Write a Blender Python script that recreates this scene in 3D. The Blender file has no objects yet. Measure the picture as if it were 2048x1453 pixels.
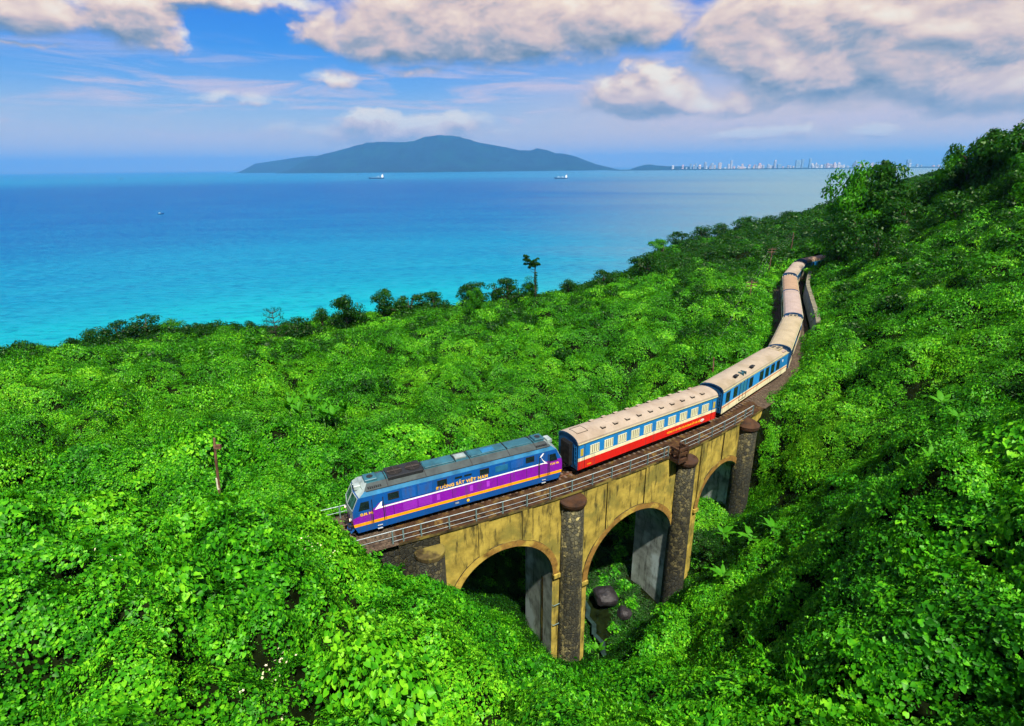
import bpy, bmesh, math, random
import numpy as np
from mathutils import Vector, Matrix, noise as mnoise
R = math.radians
rng = np.random.default_rng(7)
random.seed(7)
SC = bpy.context.scene
COL = SC.collection

# ------------------------------------------------------------------ camera
HC = 27.43                      # height of the drone above the rails
FPX, ROLL, HORIZON = 1110.0, R(0.54), 336.0
PITCH = math.atan((726.5 - HORIZON) / FPX)
def _tilt(x, y, z):
    return Vector((x, y*math.cos(PITCH) + z*math.sin(PITCH), -y*math.sin(PITCH) + z*math.cos(PITCH)))
cr, sr = math.cos(ROLL), math.sin(ROLL)
cam_r, cam_u, cam_f = _tilt(cr, 0, -sr), _tilt(sr, 0, cr), _tilt(0, 1, 0)
cd = bpy.data.cameras.new('camera'); cam = bpy.data.objects.new('camera', cd); COL.objects.link(cam)
m = Matrix((cam_r, cam_u, -cam_f)).transposed().to_4x4(); m.translation = Vector((0, 0, HC))
cam.matrix_world = m
cd.sensor_width = 36; cd.lens = 36*FPX/2048; cd.clip_start = 0.3; cd.clip_end = 200000
SC.camera = cam

# ------------------------------------------------------------------ light, sky, exposure
SUN_AZ, SUN_EL = R(160), R(59)        # clockwise from +Y: behind the camera, a little to its right
SUN_STRENGTH, SUN_ANGLE = 5.0, 1.5
EXPOSURE = 1.05
SEA_Z = HC - 100.0
sd = bpy.data.lights.new('sun', 'SUN'); sd.energy = SUN_STRENGTH; sd.angle = R(SUN_ANGLE); sd.color = (1.0, 0.93, 0.82)
sun = bpy.data.objects.new('sun', sd); COL.objects.link(sun)
sv = Vector((math.sin(SUN_AZ)*math.cos(SUN_EL), math.cos(SUN_AZ)*math.cos(SUN_EL), math.sin(SUN_EL)))
sun.rotation_euler = sv.to_track_quat('Z', 'Y').to_euler(); sun.location = (30, -30, 90)
SC.view_settings.view_transform = 'Standard'; SC.view_settings.look = 'None'
SC.view_settings.gamma = 1; SC.view_settings.use_curve_mapping = False; SC.view_settings.exposure = EXPOSURE
SC.render.engine = 'CYCLES'
cy = SC.cycles
cy.use_denoising = True
try: cy.denoiser = 'OPENIMAGEDENOISE'
except Exception: pass
cy.use_adaptive_sampling = True; cy.adaptive_threshold = 0.02
cy.max_bounces = 6; cy.diffuse_bounces = 3; cy.glossy_bounces = 2; cy.transmission_bounces = 3; cy.transparent_max_bounces = 6; cy.volume_bounces = 1
cy.sample_clamp_indirect = 6; cy.caustics_reflective = False; cy.caustics_refractive = False

def lin(r, g, b, a=1.0):
    f = lambda c: (c/255/12.92) if c/255 <= 0.04045 else ((c/255+0.055)/1.055)**2.4
    return (f(r), f(g), f(b), a)

class NT:
    """terse node builder"""
    def __init__(s, tree): s.t = tree; s.n = tree.nodes; s.l = tree.links
    def node(s, typ, **kw):
        n = s.n.new(typ)
        for k, v in kw.items(): setattr(n, k, v)
        return n
    def _in(s, sock, v):
        if hasattr(v, 'is_output') or isinstance(v, bpy.types.NodeSocket): s.l.new(v, sock)
        elif v is not None:
            try: sock.default_value = v
            except Exception: sock.default_value = tuple(v)[:3]
    def math(s, op, a, b=None, c=None, clamp=False):
        n = s.node('ShaderNodeMath', operation=op, use_clamp=clamp)
        for i, v in enumerate((a, b, c)):
            if v is not None: s._in(n.inputs[i], v)
        return n.outputs[0]
    def vmath(s, op, a, b=None, scale=None):
        n = s.node('ShaderNodeVectorMath', operation=op)
        s._in(n.inputs[0], a)
        if b is not None: s._in(n.inputs[1], b)
        if scale is not None: s._in(n.inputs[3], scale)
        return n.outputs[0]
    def noise(s, vec, scale, detail=4, rough=0.55, dist=0.0, dim='3D', lac=2.0):
        n = s.node('ShaderNodeTexNoise', noise_dimensions=dim)
        if vec is not None: s._in(n.inputs['Vector'], vec)
        n.inputs['Scale'].default_value = scale; n.inputs['Detail'].default_value = detail
        n.inputs['Roughness'].default_value = rough; n.inputs['Distortion'].default_value = dist; n.inputs['Lacunarity'].default_value = lac
        return n.outputs[0]
    def mix(s, fac, a, b, blend='MIX'):
        n = s.node('ShaderNodeMix', data_type='RGBA', blend_type=blend)
        s._in(n.inputs[0], fac); s._in(n.inputs[6], a); s._in(n.inputs[7], b)
        return n.outputs[2]
    def ramp(s, fac, stops, interp='LINEAR'):
        n = s.node('ShaderNodeValToRGB'); cr_ = n.color_ramp; cr_.interpolation = interp
        while len(cr_.elements) > 1: cr_.elements.remove(cr_.elements[-1])
        for i, (p, c) in enumerate(stops):
            if i == 0: e = cr_.elements[0]; e.position = p
            else: e = cr_.elements.new(p)
            if not hasattr(c, '__len__'): c = (c, c, c, 1)
            e.color = c if len(c) == 4 else (*c, 1)
        s._in(n.inputs[0], fac)
        return n.outputs[0]
    def smooth(s, x, a, b):
        n = s.node('ShaderNodeMapRange', interpolation_type='SMOOTHSTEP')
        s._in(n.inputs[0], x); n.inputs[1].default_value = a; n.inputs[2].default_value = b
        return n.outputs[0]
    def comb(s, x, y, z):
        n = s.node('ShaderNodeCombineXYZ')
        for i, v in enumerate((x, y, z)): s._in(n.inputs[i], v)
        return n.outputs[0]

W = bpy.data.worlds.new('World'); SC.world = W; W.use_nodes = True
W.node_tree.nodes.clear(); w = NT(W.node_tree)
def build_sky():
    tc = w.node('ShaderNodeTexCoord').outputs['Generated']
    d = w.vmath('NORMALIZE', tc)
    sp = w.node('ShaderNodeSeparateXYZ'); w.l.new(d, sp.inputs[0]); x, y, z = sp.outputs
    DEG = 57.29578
    az = w.math('MULTIPLY', w.math('ARCTAN2', x, y), DEG)
    el = w.math('MULTIPLY', w.math('ARCSINE', z), DEG)
    ael = w.math('ABSOLUTE', el)
    ns = w.node('ShaderNodeTexSky', sky_type='NISHITA'); ns.sun_disc = False
    ns.sun_elevation = SUN_EL; ns.sun_rotation = SUN_AZ; ns.air_density = 1.0; ns.dust_density = 0.6; ns.ozone_density = 2.0
    nish = w.vmath('SCALE', ns.outputs[0], scale=0.075)
    grad = w.ramp(w.math('DIVIDE', ael, 90.0), [(0.0, lin(250,222,196)), (0.025, lin(224,212,210)), (0.05, lin(172,198,226)), (0.075, lin(112,174,238)), (0.11, lin(44,146,240)), (0.155, lin(14,120,234)), (0.4, lin(25,105,205)), (1.0, lin(18,80,180))])
    warm = w.math('MULTIPLY', w.smooth(az, -12, 22), w.math('SUBTRACT', 1.0, w.smooth(ael, 4, 11)))
    base = w.mix(w.math('MULTIPLY', warm, 0.85), grad, lin(240,208,198))
    base = w.mix(0.12, base, nish)
    # cirrus veils
    st = w.comb(w.math('MULTIPLY', az, 0.05), w.math('MULTIPLY', el, 0.42), 3.0)
    ci = w.noise(st, 1.6, 7, 0.62, 0.6)
    cmask = w.math('MULTIPLY', w.smooth(ci, 0.47, 0.68), w.math('MULTIPLY', w.smooth(ael, 1.0, 4.5), w.math('SUBTRACT', 1.0, w.smooth(ael, 7.0, 11.0))))
    base = w.mix(w.math('MULTIPLY', cmask, 0.7), base, lin(228,206,212))
    # cumulus: (azimuth, elevation, half width, half height, weight)
    EL = SKY_CLOUDS
    def field(azs, els, detail):
        v0 = w.comb(w.math('MULTIPLY', azs, 0.06), w.math('MULTIPLY', els, 0.09), 7.0)
        wa = w.node('ShaderNodeTexNoise'); w.l.new(v0, wa.inputs['Vector']); wa.inputs['Scale'].default_value = 3.6; wa.inputs['Detail'].default_value = 4; wa.inputs['Roughness'].default_value = 0.6
        sw = w.node('ShaderNodeSeparateColor'); w.l.new(wa.outputs['Color'], sw.inputs[0])
        azw = w.math('ADD', azs, w.math('MULTIPLY', w.math('SUBTRACT', sw.outputs[0], 0.5), 7.0)); elw = w.math('ADD', els, w.math('MULTIPLY', w.math('SUBTRACT', sw.outputs[1], 0.5), 2.6))
        # ripple the outline
        v = w.comb(w.math('MULTIPLY', azs, 0.06), w.math('MULTIPLY', els, 0.10), 0.0)
        n1 = w.noise(v, 2.6, detail, 0.55, 0.35)
        n0 = w.noise(v, 1.3, 2, 0.5, 0.0)
        f = None
        for (a, e, ra, re, wt) in EL:
            u1 = w.math('DIVIDE', w.math('SUBTRACT', azw, a), ra)
            u2 = w.math('DIVIDE', w.math('SUBTRACT', elw, e), re)
            q = w.math('MULTIPLY_ADD', u1, u1, w.math('MULTIPLY', u2, u2))
            q = w.math('MULTIPLY', w.math('SUBTRACT', 1.0, q), wt)
            f = q if f is None else w.math('SMOOTH_MAX', f, q, 0.25)
        # everywhere the camera does not look the same kind of broken cloud goes on
        out = w.math('MAXIMUM', w.smooth(w.math('ABSOLUTE', azs), 44, 56), w.smooth(els, 16, 24))
        n2 = w.math('SUBTRACT', w.math('MULTIPLY', n0, 6.0), 2.9)
        n2 = w.math('MULTIPLY', n2, w.smooth(els, 2.0, 6.0))
        f = w.math('MAXIMUM', f, -1.2)
        mx = w.node('ShaderNodeMix', data_type='FLOAT'); w._in(mx.inputs[0], out); w._in(mx.inputs[2], f); w._in(mx.inputs[3], n2)
        return w.math('ADD', mx.outputs[0], w.math('MULTIPLY', w.math('SUBTRACT', n1, 0.5), 2.6)), n1
    den, n1 = field(az, el, 9)
    den2, _ = field(w.math('ADD', az, 0.5), w.math('ADD', el, 0.95), 6)
    cov = w.smooth(den, -0.35, 0.65)
    lit = w.math('MULTIPLY_ADD', w.math('SUBTRACT', den, den2), 0.62, 0.44, clamp=True)
    fine = w.noise(w.comb(w.math('MULTIPLY', az, 0.06), w.math('MULTIPLY', el, 0.14), 5.0), 9.0, 6, 0.6, 0.4)
    lit = w.math('ADD', lit, w.math('MULTIPLY', w.math('SUBTRACT', fine, 0.5), 0.5), clamp=True)
    ccol = w.ramp(lit, [(0.0, lin(110,134,156)), (0.25, lin(164,166,176)), (0.5, lin(222,197,188)), (0.75, lin(248,223,202)), (1.0, lin(255,243,222))])
    # far cloud takes the blue-pink of the air in front of it
    air = w.math('SUBTRACT', 1.0, w.smooth(el, 1.5, 7.0))
    ccol = w.mix(w.math('MULTIPLY', air, 0.45), ccol, base)
    sky = w.mix(cov, base, ccol)
    bg = w.node('ShaderNodeBackground'); w.l.new(sky, bg.inputs[0]); bg.inputs[1].default_value = SKY_STRENGTH
    out = w.node('ShaderNodeOutputWorld'); w.l.new(bg.outputs[0], out.inputs[0])
SKY_STRENGTH = 0.50
SKY_CLOUDS = [(-0.79, 12.17, 15.98, 3.5, 1.3),
  (-16.15, 11.28, 2.52, 1.82, 0.9),
  (-11.53, 10.9, 5.73, 2.28, 1.0),
  (10.31, 12.63, 8.07, 3.01, 1.0),
  (-36.66, 10.99, 5.36, 1.69, 1.0),
  (-30.84, 10.88, 3.45, 2.18, 1.1),
  (-28.94, 9.56, 1.91, 0.84, 0.7),
  (-22.98, 12.94, 7.02, 0.97, 0.8),
  (31.78, 9.33, 14.48, 5.18, 1.5),
  (25.18, 7.1, 6.26, 2.55, 1.1),
  (38.11, 5.74, 5.41, 2.41, 1.2),
  (20.8, 11.06, 6.5, 3.35, 1.0),
  (12.93, 6.15, 6.1, 2.07, 1.2),
  (12.37, 7.78, 2.33, 1.58, 1.0),
  (17.78, 5.36, 4.22, 1.16, 0.8),
  (7.98, 5.66, 2.79, 1.38, 0.7),
  (-10.81, 3.36, 10.04, 1.14, 0.8),
  (-5.66, 3.97, 4.65, 1.14, 0.8),
  (-13.25, 4.07, 2.96, 1.12, 1.0),
  (23.08, 2.62, 4.9, 0.72, 0.6),
  (25.78, 3.06, 1.7, 0.61, 0.8),
  (32.19, 2.7, 2.07, 0.49, 0.6),
  (-15.51, 7.71, 2.83, 0.52, 0.35),
  (-12.67, 7.98, 1.21, 0.31, 0.3),
  (-9.09, 8.24, 1.78, 0.35, 0.3),
  (-25.32, 5.63, 2.94, 0.42, 0.3),
  (-37.46, 8.77, 2.2, 0.17, 0.35)]
build_sky()
W.cycles.sampling_method = 'MANUAL'; W.cycles.sample_map_resolution = 512

# ------------------------------------------------------------------ materials
MATS = {}
def mat(name, col, rough=0.6, vary=0.15, vscale=1.5, bump=0.0, bscale=8.0, metal=0.0, spec=0.4, dirt=None, dirt_amt=0.0, streak=False, hue2=None):
    """painted or plain surface with grime: colour varies, dirt gathers in patches or vertical streaks"""
    if name in MATS: return MATS[name]
    m = bpy.data.materials.new(name); m.use_nodes = True; m.node_tree.nodes.clear(); t = NT(m.node_tree)
    p = t.node('ShaderNodeBsdfPrincipled'); o = t.node('ShaderNodeOutputMaterial'); t.l.new(p.outputs[0], o.inputs[0])
    tc = t.node('ShaderNodeTexCoord').outputs['Object']
    c = (*col[:3], 1)
    n = t.noise(tc, vscale, 6, 0.6)
    d = tuple(v*(1-vary*1.6) for v in c[:3]) + (1,); l_ = tuple(min(1, v*(1+vary)) for v in c[:3]) + (1,)
    cc = t.ramp(n, [(0.3, d), (0.55, c), (0.75, l_)])
    if hue2 is not None:
        cc = t.mix(t.smooth(t.noise(tc, vscale*0.37, 4, 0.6), 0.48, 0.62), cc, (*hue2[:3], 1))
    if dirt is not None and dirt_amt > 0:
        mp = t.node('ShaderNodeMapping'); t.l.new(tc, mp.inputs[0])
        mp.inputs['Scale'].default_value = (1.3, 1.3, 0.22) if streak else (1, 1, 1)
        dn = t.noise(mp.outputs[0], 1.7 if streak else 1.1, 8, 0.68)
        f = t.math('MULTIPLY', t.smooth(dn, 0.5, 0.68), dirt_amt)
        cc = t.mix(f, cc, (*dirt[:3], 1))
    t.l.new(cc, p.inputs['Base Color'])
    p.inputs['Roughness'].default_value = rough; p.inputs['Metallic'].default_value = metal
    p.inputs['Specular IOR Level'].default_value = spec
    if bump > 0:
        b = t.node('ShaderNodeBump'); b.inputs['Strength'].default_value = 1.0; b.inputs['Distance'].default_value = bump
        t.l.new(t.noise(tc, bscale, 6, 0.65), b.inputs['Height']); t.l.new(b.outputs[0], p.inputs['Normal'])
    MATS[name] = m; return m

def leaf_mat(name, stops, trans=0.35, rough=0.45, patch=0.09, seed=0.0):
    m = bpy.data.materials.new(name); m.use_nodes = True; m.node_tree.nodes.clear(); t = NT(m.node_tree)
    o = t.node('ShaderNodeOutputMaterial')
    rnd = t.node('ShaderNodeObjectInfo').outputs['Random']
    geo = t.node('ShaderNodeNewGeometry'); pos = geo.outputs['Position']; isl = geo.outputs['Random Per Island']
    v = t.vmath('ADD', pos, (seed, seed*2, 0))
    a = t.noise(v, patch, 3, 0.6); b = t.noise(v, 2.7, 2, 0.5)
    f = t.math('ADD', t.math('ADD', t.math('MULTIPLY', rnd, 0.16), t.math('MULTIPLY', t.math('SUBTRACT', isl, 0.5), 0.55)), t.math('ADD', t.math('MULTIPLY', a, 1.25), t.math('MULTIPLY', b, 0.85)))
    f = t.math('SUBTRACT', f, 0.56, clamp=True)
    col = t.ramp(f, stops)
    d = t.node('ShaderNodeBsdfDiffuse'); t.l.new(col, d.inputs[0])
    tr = t.node('ShaderNodeBsdfTranslucent'); t.l.new(t.mix(0.5, col, (0.09, 0.36, 0.0, 1)), tr.inputs[0])
    g = t.node('ShaderNodeBsdfGlossy'); g.inputs['Roughness'].default_value = rough; g.inputs[0].default_value = (0.75, 0.9, 0.6, 1)
    m1 = t.node('ShaderNodeMixShader'); m1.inputs[0].default_value = trans; t.l.new(d.outputs[0], m1.inputs[1]); t.l.new(tr.outputs[0], m1.inputs[2])
    lw = t.node('ShaderNodeLayerWeight'); lw.inputs[0].default_value = 0.4
    fr = t.math('MULTIPLY_ADD', t.math('POWER', lw.outputs[1], 3.0), 0.08, 0.014)
    m2 = t.node('ShaderNodeMixShader'); t.l.new(fr, m2.inputs[0]); t.l.new(m1.outputs[0], m2.inputs[1]); t.l.new(g.outputs[0], m2.inputs[2])
    t.l.new(m2.outputs[0], o.inputs[0]); MATS[name] = m; return m

# ------------------------------------------------------------------ helpers
class MB:
    def __init__(s): s.v = []; s.f = []; s.mi = []; s.mats = []
    def mat(s, m):
        if m not in s.mats: s.mats.append(m)
        return s.mats.index(m)
    def quad(s, pts, m):
        i = len(s.v); s.v += [tuple(p) for p in pts]; s.f.append(tuple(range(i, i+len(pts)))); s.mi.append(s.mat(m))
    def box(s, x0, x1, y0, y1, z0, z1, m, rot=0, c=None):
        P = [(x, y, z) for z in (z0, z1) for (x, y) in ((x0, y0), (x1, y0), (x1, y1), (x0, y1))]
        if rot:
            cx, cy_ = c; ca, sa = math.cos(rot), math.sin(rot)
            P = [(cx+(x-cx)*ca-(y-cy_)*sa, cy_+(x-cx)*sa+(y-cy_)*ca, z) for x, y, z in P]
        i = len(s.v); s.v += P; k = s.mat(m)
        for f in ((0,3,2,1), (4,5,6,7), (0,1,5,4), (1,2,6,5), (2,3,7,6), (3,0,4,7)):
            s.f.append(tuple(i+j for j in f)); s.mi.append(k)
    def tube(s, pts, r, m, n=6, cap=True):
        pts = [Vector(p) for p in pts]; k = s.mat(m)
        rs = r if hasattr(r, '__len__') else [r]*len(pts)
        base = len(s.v); up = Vector((0, 0, 1))
        for i, p in enumerate(pts):
            t = (pts[min(i+1, len(pts)-1)]-pts[max(i-1, 0)]).normalized()
            a = t.cross(up) if abs(t.z) < 0.95 else t.cross(Vector((1, 0, 0)))
            a.normalize(); b = t.cross(a).normalized()
            for j in range(n):
                q = p + (a*math.cos(2*math.pi*j/n) + b*math.sin(2*math.pi*j/n))*rs[i]; s.v.append(tuple(q))
        for i in range(len(pts)-1):
            for j in range(n):
                s.f.append((base+i*n+j, base+i*n+(j+1) % n, base+(i+1)*n+(j+1) % n, base+(i+1)*n+j)); s.mi.append(k)
        if cap:
            s.f.append(tuple(base+j for j in range(n))[::-1]); s.mi.append(k)
            s.f.append(tuple(base+(len(pts)-1)*n+j for j in range(n))); s.mi.append(k)
    def lathe(s, cx, cy_, prof, m, n=20):
        k = s.mat(m); base = len(s.v)
        for (r, z) in prof:
            for j in range(n): s.v.append((cx+r*math.cos(2*math.pi*j/n), cy_+r*math.sin(2*math.pi*j/n), z))
        for i in range(len(prof)-1):
            for j in range(n):
                s.f.append((base+i*n+j, base+i*n+(j+1) % n, base+(i+1)*n+(j+1) % n, base+(i+1)*n+j)); s.mi.append(k)
        s.f.append(tuple(base+(len(prof)-1)*n+j for j in range(n))); s.mi.append(k)
    def mesh(s, name, smooth=False):
        me = bpy.data.meshes.new(name); me.from_pydata(s.v, [], s.f)
        for m in s.mats: me.materials.append(m)
        me.polygons.foreach_set('material_index', s.mi)
        if smooth: me.polygons.foreach_set('use_smooth', [True]*len(s.f))
        me.update(); return me
    def build(s, name, parent=None, smooth=False, bevel=0.0, **props):
        o = bpy.data.objects.new(name, s.mesh(name, smooth)); COL.objects.link(o)
        if parent is not None: o.parent = parent
        if bevel:
            b = o.modifiers.new('edge', 'BEVEL'); b.width = bevel; b.segments = 1; b.limit_method = 'ANGLE'
        for k, v in props.items(): o[k] = v
        return o
def thing(name, label, cat, loc=(0, 0, 0), rz=0, group=None, rot=None):
    o = bpy.data.objects.new(name, None); COL.objects.link(o); o.location = loc
    o.rotation_euler = rot if rot else (0, 0, rz); o.empty_display_size = 0.5
    o['label'] = label; o['category'] = cat
    if group: o['group'] = group
    return o
def np_mesh(name, V, F, mats, smooth=True, mi=None):
    me = bpy.data.meshes.new(name)
    V = np.asarray(V, np.float32); F = np.asarray(F, np.int32); n = F.shape[1]
    me.vertices.add(len(V)); me.vertices.foreach_set('co', V.ravel())
    me.loops.add(F.size); me.loops.foreach_set('vertex_index', F.ravel())
    me.polygons.add(len(F)); me.polygons.foreach_set('loop_start', np.arange(0, F.size, n, dtype=np.int32))
    try: me.polygons.foreach_set('loop_total', np.full(len(F), n, np.int32))
    except Exception: pass
    for m in mats: me.materials.append(m)
    if mi is not None: me.polygons.foreach_set('material_index', np.asarray(mi, np.int32))
    if smooth: me.polygons.foreach_set('use_smooth', np.ones(len(F), bool))
    me.update(calc_edges=True); return me

# ------------------------------------------------------------------ the line of the track
KN = np.array([[-52,23.5],[-31,30.6],[-13.3,38.0],[4.6,46.6],[22.4,58.5],[37.1,73.3],[47.5,90.7],[56.2,109.7],[64.2,127.1],[76.5,147],[88.6,155.8],[106,167]], float)
def _curve(pts, n=40):
    out = []
    for i in range(1, len(pts)-2):
        p0, p1, p2, p3 = pts[i-1:i+3]; L = np.linalg.norm(p2-p1)
        m1 = (p2-p0)/(np.linalg.norm(p2-p1)+np.linalg.norm(p1-p0))*L
        m2 = (p3-p1)/(np.linalg.norm(p3-p2)+np.linalg.norm(p2-p1))*L
        for t in np.linspace(0, 1, n, endpoint=False):
            out.append((2*t**3-3*t*t+1)*p1 + (t**3-2*t*t+t)*m1 + (-2*t**3+3*t*t)*p2 + (t**3-t*t)*m2)
    return np.array(out)
TC = _curve(KN)
TS = np.r_[0, np.cumsum(np.linalg.norm(np.diff(TC, axis=0), axis=1))]
_T = np.gradient(TC, axis=0); _T /= np.linalg.norm(_T, axis=1)[:, None]
TN = np.c_[_T[:, 1], -_T[:, 0]]
def tr(s, off=0.0, z=0.0):
    """point at distance s along the track, off metres to its right-hand (seaward camera) side"""
    c = np.array([np.interp(s, TS, TC[:, k]) for k in (0, 1)]); n = np.array([np.interp(s, TS, TN[:, k]) for k in (0, 1)])
    n /= np.linalg.norm(n); p = c + n*off
    return (float(p[0]), float(p[1]), z)
def tang(s):
    a, b = tr(s-0.3), tr(s+0.3); return math.atan2(b[1]-a[1], b[0]-a[0])

# ------------------------------------------------------------------ terrain
CTRL = np.array([[-17.83, 14.0, 9.36],
 [-8.35, 13.0, 10.54],
 [-0.14, 17.0, 5.21],
 [8.75, 15.0, 7.71],
 [16.47, 13.0, 10.22],
 [-18.78, 16.0, 11.86],
 [-13.32, 16.0, 11.8],
 [-9.32, 19.0, 8.79],
 [-4.5, 22.0, 5.77],
 [-0.91, 27.0, -0.41],
 [2.42, 34.0, -9.98],
 [-10.94, 30.5, 2.54],
 [-5.41, 32.5, -2.09],
 [-1.14, 34.0, -6.72],
 [-12.79, 22.0, 8.94],
 [-18.94, 24.0, 8.6],
 [-26.62, 24.0, 9.0],
 [-30.01, 28.0, 9.25],
 [-23.62, 29.0, 8.17],
 [-18.17, 30.0, 7.32],
 [-14.32, 32.0, 6.16],
 [-13.31, 33.0, 4.34],
 [-6.01, 15.0, 9.23],
 [-11.5, 13.0, 11.73],
 [-52.81, 52.0, 2.92],
 [-44.99, 55.0, 1.39],
 [-32.0, 54.0, -0.35],
 [-65.05, 66.0, 2.61],
 [-55.81, 80.0, -2.89],
 [-92.54, 95.0, -4.83],
 [-95.23, 112.0, -10.51],
 [-88.34, 130.0, -11.4],
 [-62.15, 126.0, -11.43],
 [-39.72, 132.0, -8.38],
 [-3.01, 142.0, -7.01],
 [17.5, 150.0, -6.2],
 [38.51, 165.0, -3.51],
 [63.51, 165.0, -0.02],
 [76.6, 165.0, 1.78],
 [-34.65, 85.0, -4.16],
 [-20.99, 65.0, -3.68],
 [-8.76, 60.0, -3.39],
 [-10.2, 85.0, -5.28],
 [7.22, 100.0, -5.16],
 [5.38, 73.0, -3.87],
 [24.09, 92.0, -2.73],
 [29.45, 115.0, -1.32],
 [41.87, 106.0, 0.79],
 [38.39, 85.0, -0.59],
 [27.15, 75.0, -1.02],
 [58.02, 128.0, 1.17],
 [-56.38, 95.0, -4.8],
 [-23.55, 112.0, -6.54],
 [-57.53, 72.0, -1.28],
 [9.31, 36.0, -11.44],
 [12.72, 41.0, -12.9],
 [16.1, 44.5, -13.51],
 [22.22, 49.0, -13.67],
 [26.29, 47.0, -7.14],
 [20.55, 39.0, -7.44],
 [14.75, 30.0, -4.59],
 [8.19, 25.0, -3.14],
 [6.18, 30.0, -9.21],
 [3.99, 25.0, -4.75],
 [9.85, 19.0, 2.88],
 [13.59, 17.0, 7.91],
 [17.4, 23.0, 6.16],
 [19.49, 29.0, 5.13],
 [20.69, 18.0, 10.7],
 [24.65, 23.0, 12.1],
 [27.85, 27.0, 13.08],
 [22.33, 26.0, 10.63],
 [21.48, 28.0, 7.65],
 [20.06, 34.0, -2.06],
 [30.7, 47.0, -3.69],
 [33.14, 57.0, -3.57],
 [35.51, 52.0, -0.9],
 [38.36, 44.0, 5.83],
 [43.16, 43.0, 8.59],
 [32.91, 62.0, -2.11],
 [42.04, 72.0, -0.05],
 [48.13, 75.0, 2.57],
 [60.57, 90.0, 4.57],
 [48.26, 58.0, 8.09],
 [58.14, 72.0, 10.41],
 [58.53, 62.0, 12.69],
 [73.38, 105.0, 10.41],
 [81.66, 105.0, 14.96],
 [81.13, 90.0, 18.96],
 [76.1, 125.0, 7.27],
 [98.34, 122.0, 20.17],
 [103.41, 138.0, 16.97],
 [96.97, 110.0, 24.43],
 [106.44, 150.0, 13.57],
 [107.4, 160.0, 8.58],
 [167.69, 330.0, -3.85],
 [284.49, 450.0, 1.35],
 [114.11, 300.0, -11.03],
 [68.07, 255.0, -11.74],
 [48.17, 215.0, -11.89],
 [72.91, 215.0, -6.7],
 [110.75, 235.0, -5.99],
 [133.43, 240.0, -0.59],
 [226.89, 300.0, 17.14],
 [219.17, 250.0, 24.68],
 [-14.03, 42.06, -2.5],
 [-12.39, 38.41, -2.5],
 [-10.85, 43.48, -6],
 [-9.22, 39.82, -6],
 [-7.59, 36.17, -6],
 [-8.15, 44.69, -8],
 [-6.49, 41.05, -8],
 [-4.84, 37.4, -8],
 [-5.04, 46.12, -12.5],
 [-3.33, 42.51, -12.5],
 [-1.63, 38.89, -12.5],
 [-1.57, 47.82, -16],
 [0.24, 44.25, -16],
 [2.05, 40.68, -16],
 [1.79, 49.6, -20.6],
 [3.74, 46.11, -20.6],
 [5.69, 42.62, -20.6],
 [5.33, 51.66, -21.5],
 [7.37, 48.22, -21.5],
 [9.41, 44.78, -21.5],
 [8.48, 53.56, -21.5],
 [10.59, 50.16, -21.5],
 [12.7, 46.77, -21.5],
 [11.56, 55.53, -21],
 [13.76, 52.19, -21],
 [15.96, 48.85, -21],
 [14.98, 57.87, -19.5],
 [17.3, 54.61, -19.5],
 [19.62, 51.35, -19.5],
 [17.87, 60.01, -16.5],
 [20.31, 56.84, -16.5],
 [22.76, 53.67, -16.5],
 [21.02, 62.56, -13.5],
 [23.6, 59.5, -13.5],
 [26.18, 56.44, -13.5],
 [24.05, 65.21, -12],
 [26.74, 62.25, -12],
 [29.43, 59.29, -12],
 [25.9, 66.93, -7],
 [28.66, 64.04, -7],
 [28.05, 69.05, -1.5],
 [30.9, 66.25, -1.5],
 [-27.42, 31.98, -0.3],
 [-19.88, 35.1, -0.3],
 [33.76, 69.31, -0.3],
 [38.6, 75.32, -0.3],
 [43.92, 83.96, -0.3],
 [48.45, 92.56, -0.3],
 [52.81, 102.05, -0.3],
 [56.79, 111.01, -0.3],
 [60.83, 120.23, -0.3],
 [65.31, 129.16, -0.3],
 [70.18, 137.93, -0.3],
 [76.5, 147.0, -0.3],
 [52.99, 86.1, 2.6],
 [58.38, 97.31, 2.6],
 [63.18, 108.14, 2.6],
 [67.98, 119.01, 2.6],
 [73.42, 129.44, 2.6],
 [-180.3, 170.0, -40.0],
 [-165.8, 190.0, -40.0],
 [-136.8, 200.0, -38.0],
 [-99.0, 200.0, -38.0],
 [-62.8, 205.0, -36.0],
 [-4.8, 215.0, -36.0],
 [26.9, 225.0, -34.0],
 [75.7, 300.0, -35.0],
 [-275.8, 260.0, -78.0],
 [-198.3, 290.0, -78.0],
 [-91.9, 300.0, -78.0],
 [-7.0, 310.0, -78.0],
 [55.1, 330.0, -78.0],
 [116.1, 400.0, -50.0],
 [174.2, 600.0, -80.0],
 [190.4, 450.0, -45.0],
 [281.2, 650.0, -80.0],
 [316.8, 560.0, -45.0],
 [481.3, 750.0, -60.0],
 [116.9, 700.0, -85.0],
 [-280.6, 700.0, -85.0],
 [-676.6, 700.0, -85.0],
 [408.6, 420.0, 20.0],
 [632.4, 650.0, 0.0],
 [509.9, 650.0, -30.0],
 [43.98, 80.0, 1.78],
 [49.46, 88.0, 2.64],
 [47.39, 80.0, 1.74],
 [40.23, 74.0, -0.02],
 [-2.65, 50.0, -14.89],
 [10.85, 51.5, -20.95],
 [27.79, 64.0, -15.57],
 [0, 0, 21],
 [-12, 4, 20.5],
 [13, 4, 20.5],
 [3, 62, -12],
 [14, 66, -12],
 [24, 72, -10]])
def _lp(x, y):
    return np.stack([np.arctan2(x, y+2.0), np.log(np.hypot(x, y+2.0)+3.0)], -1)
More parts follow.
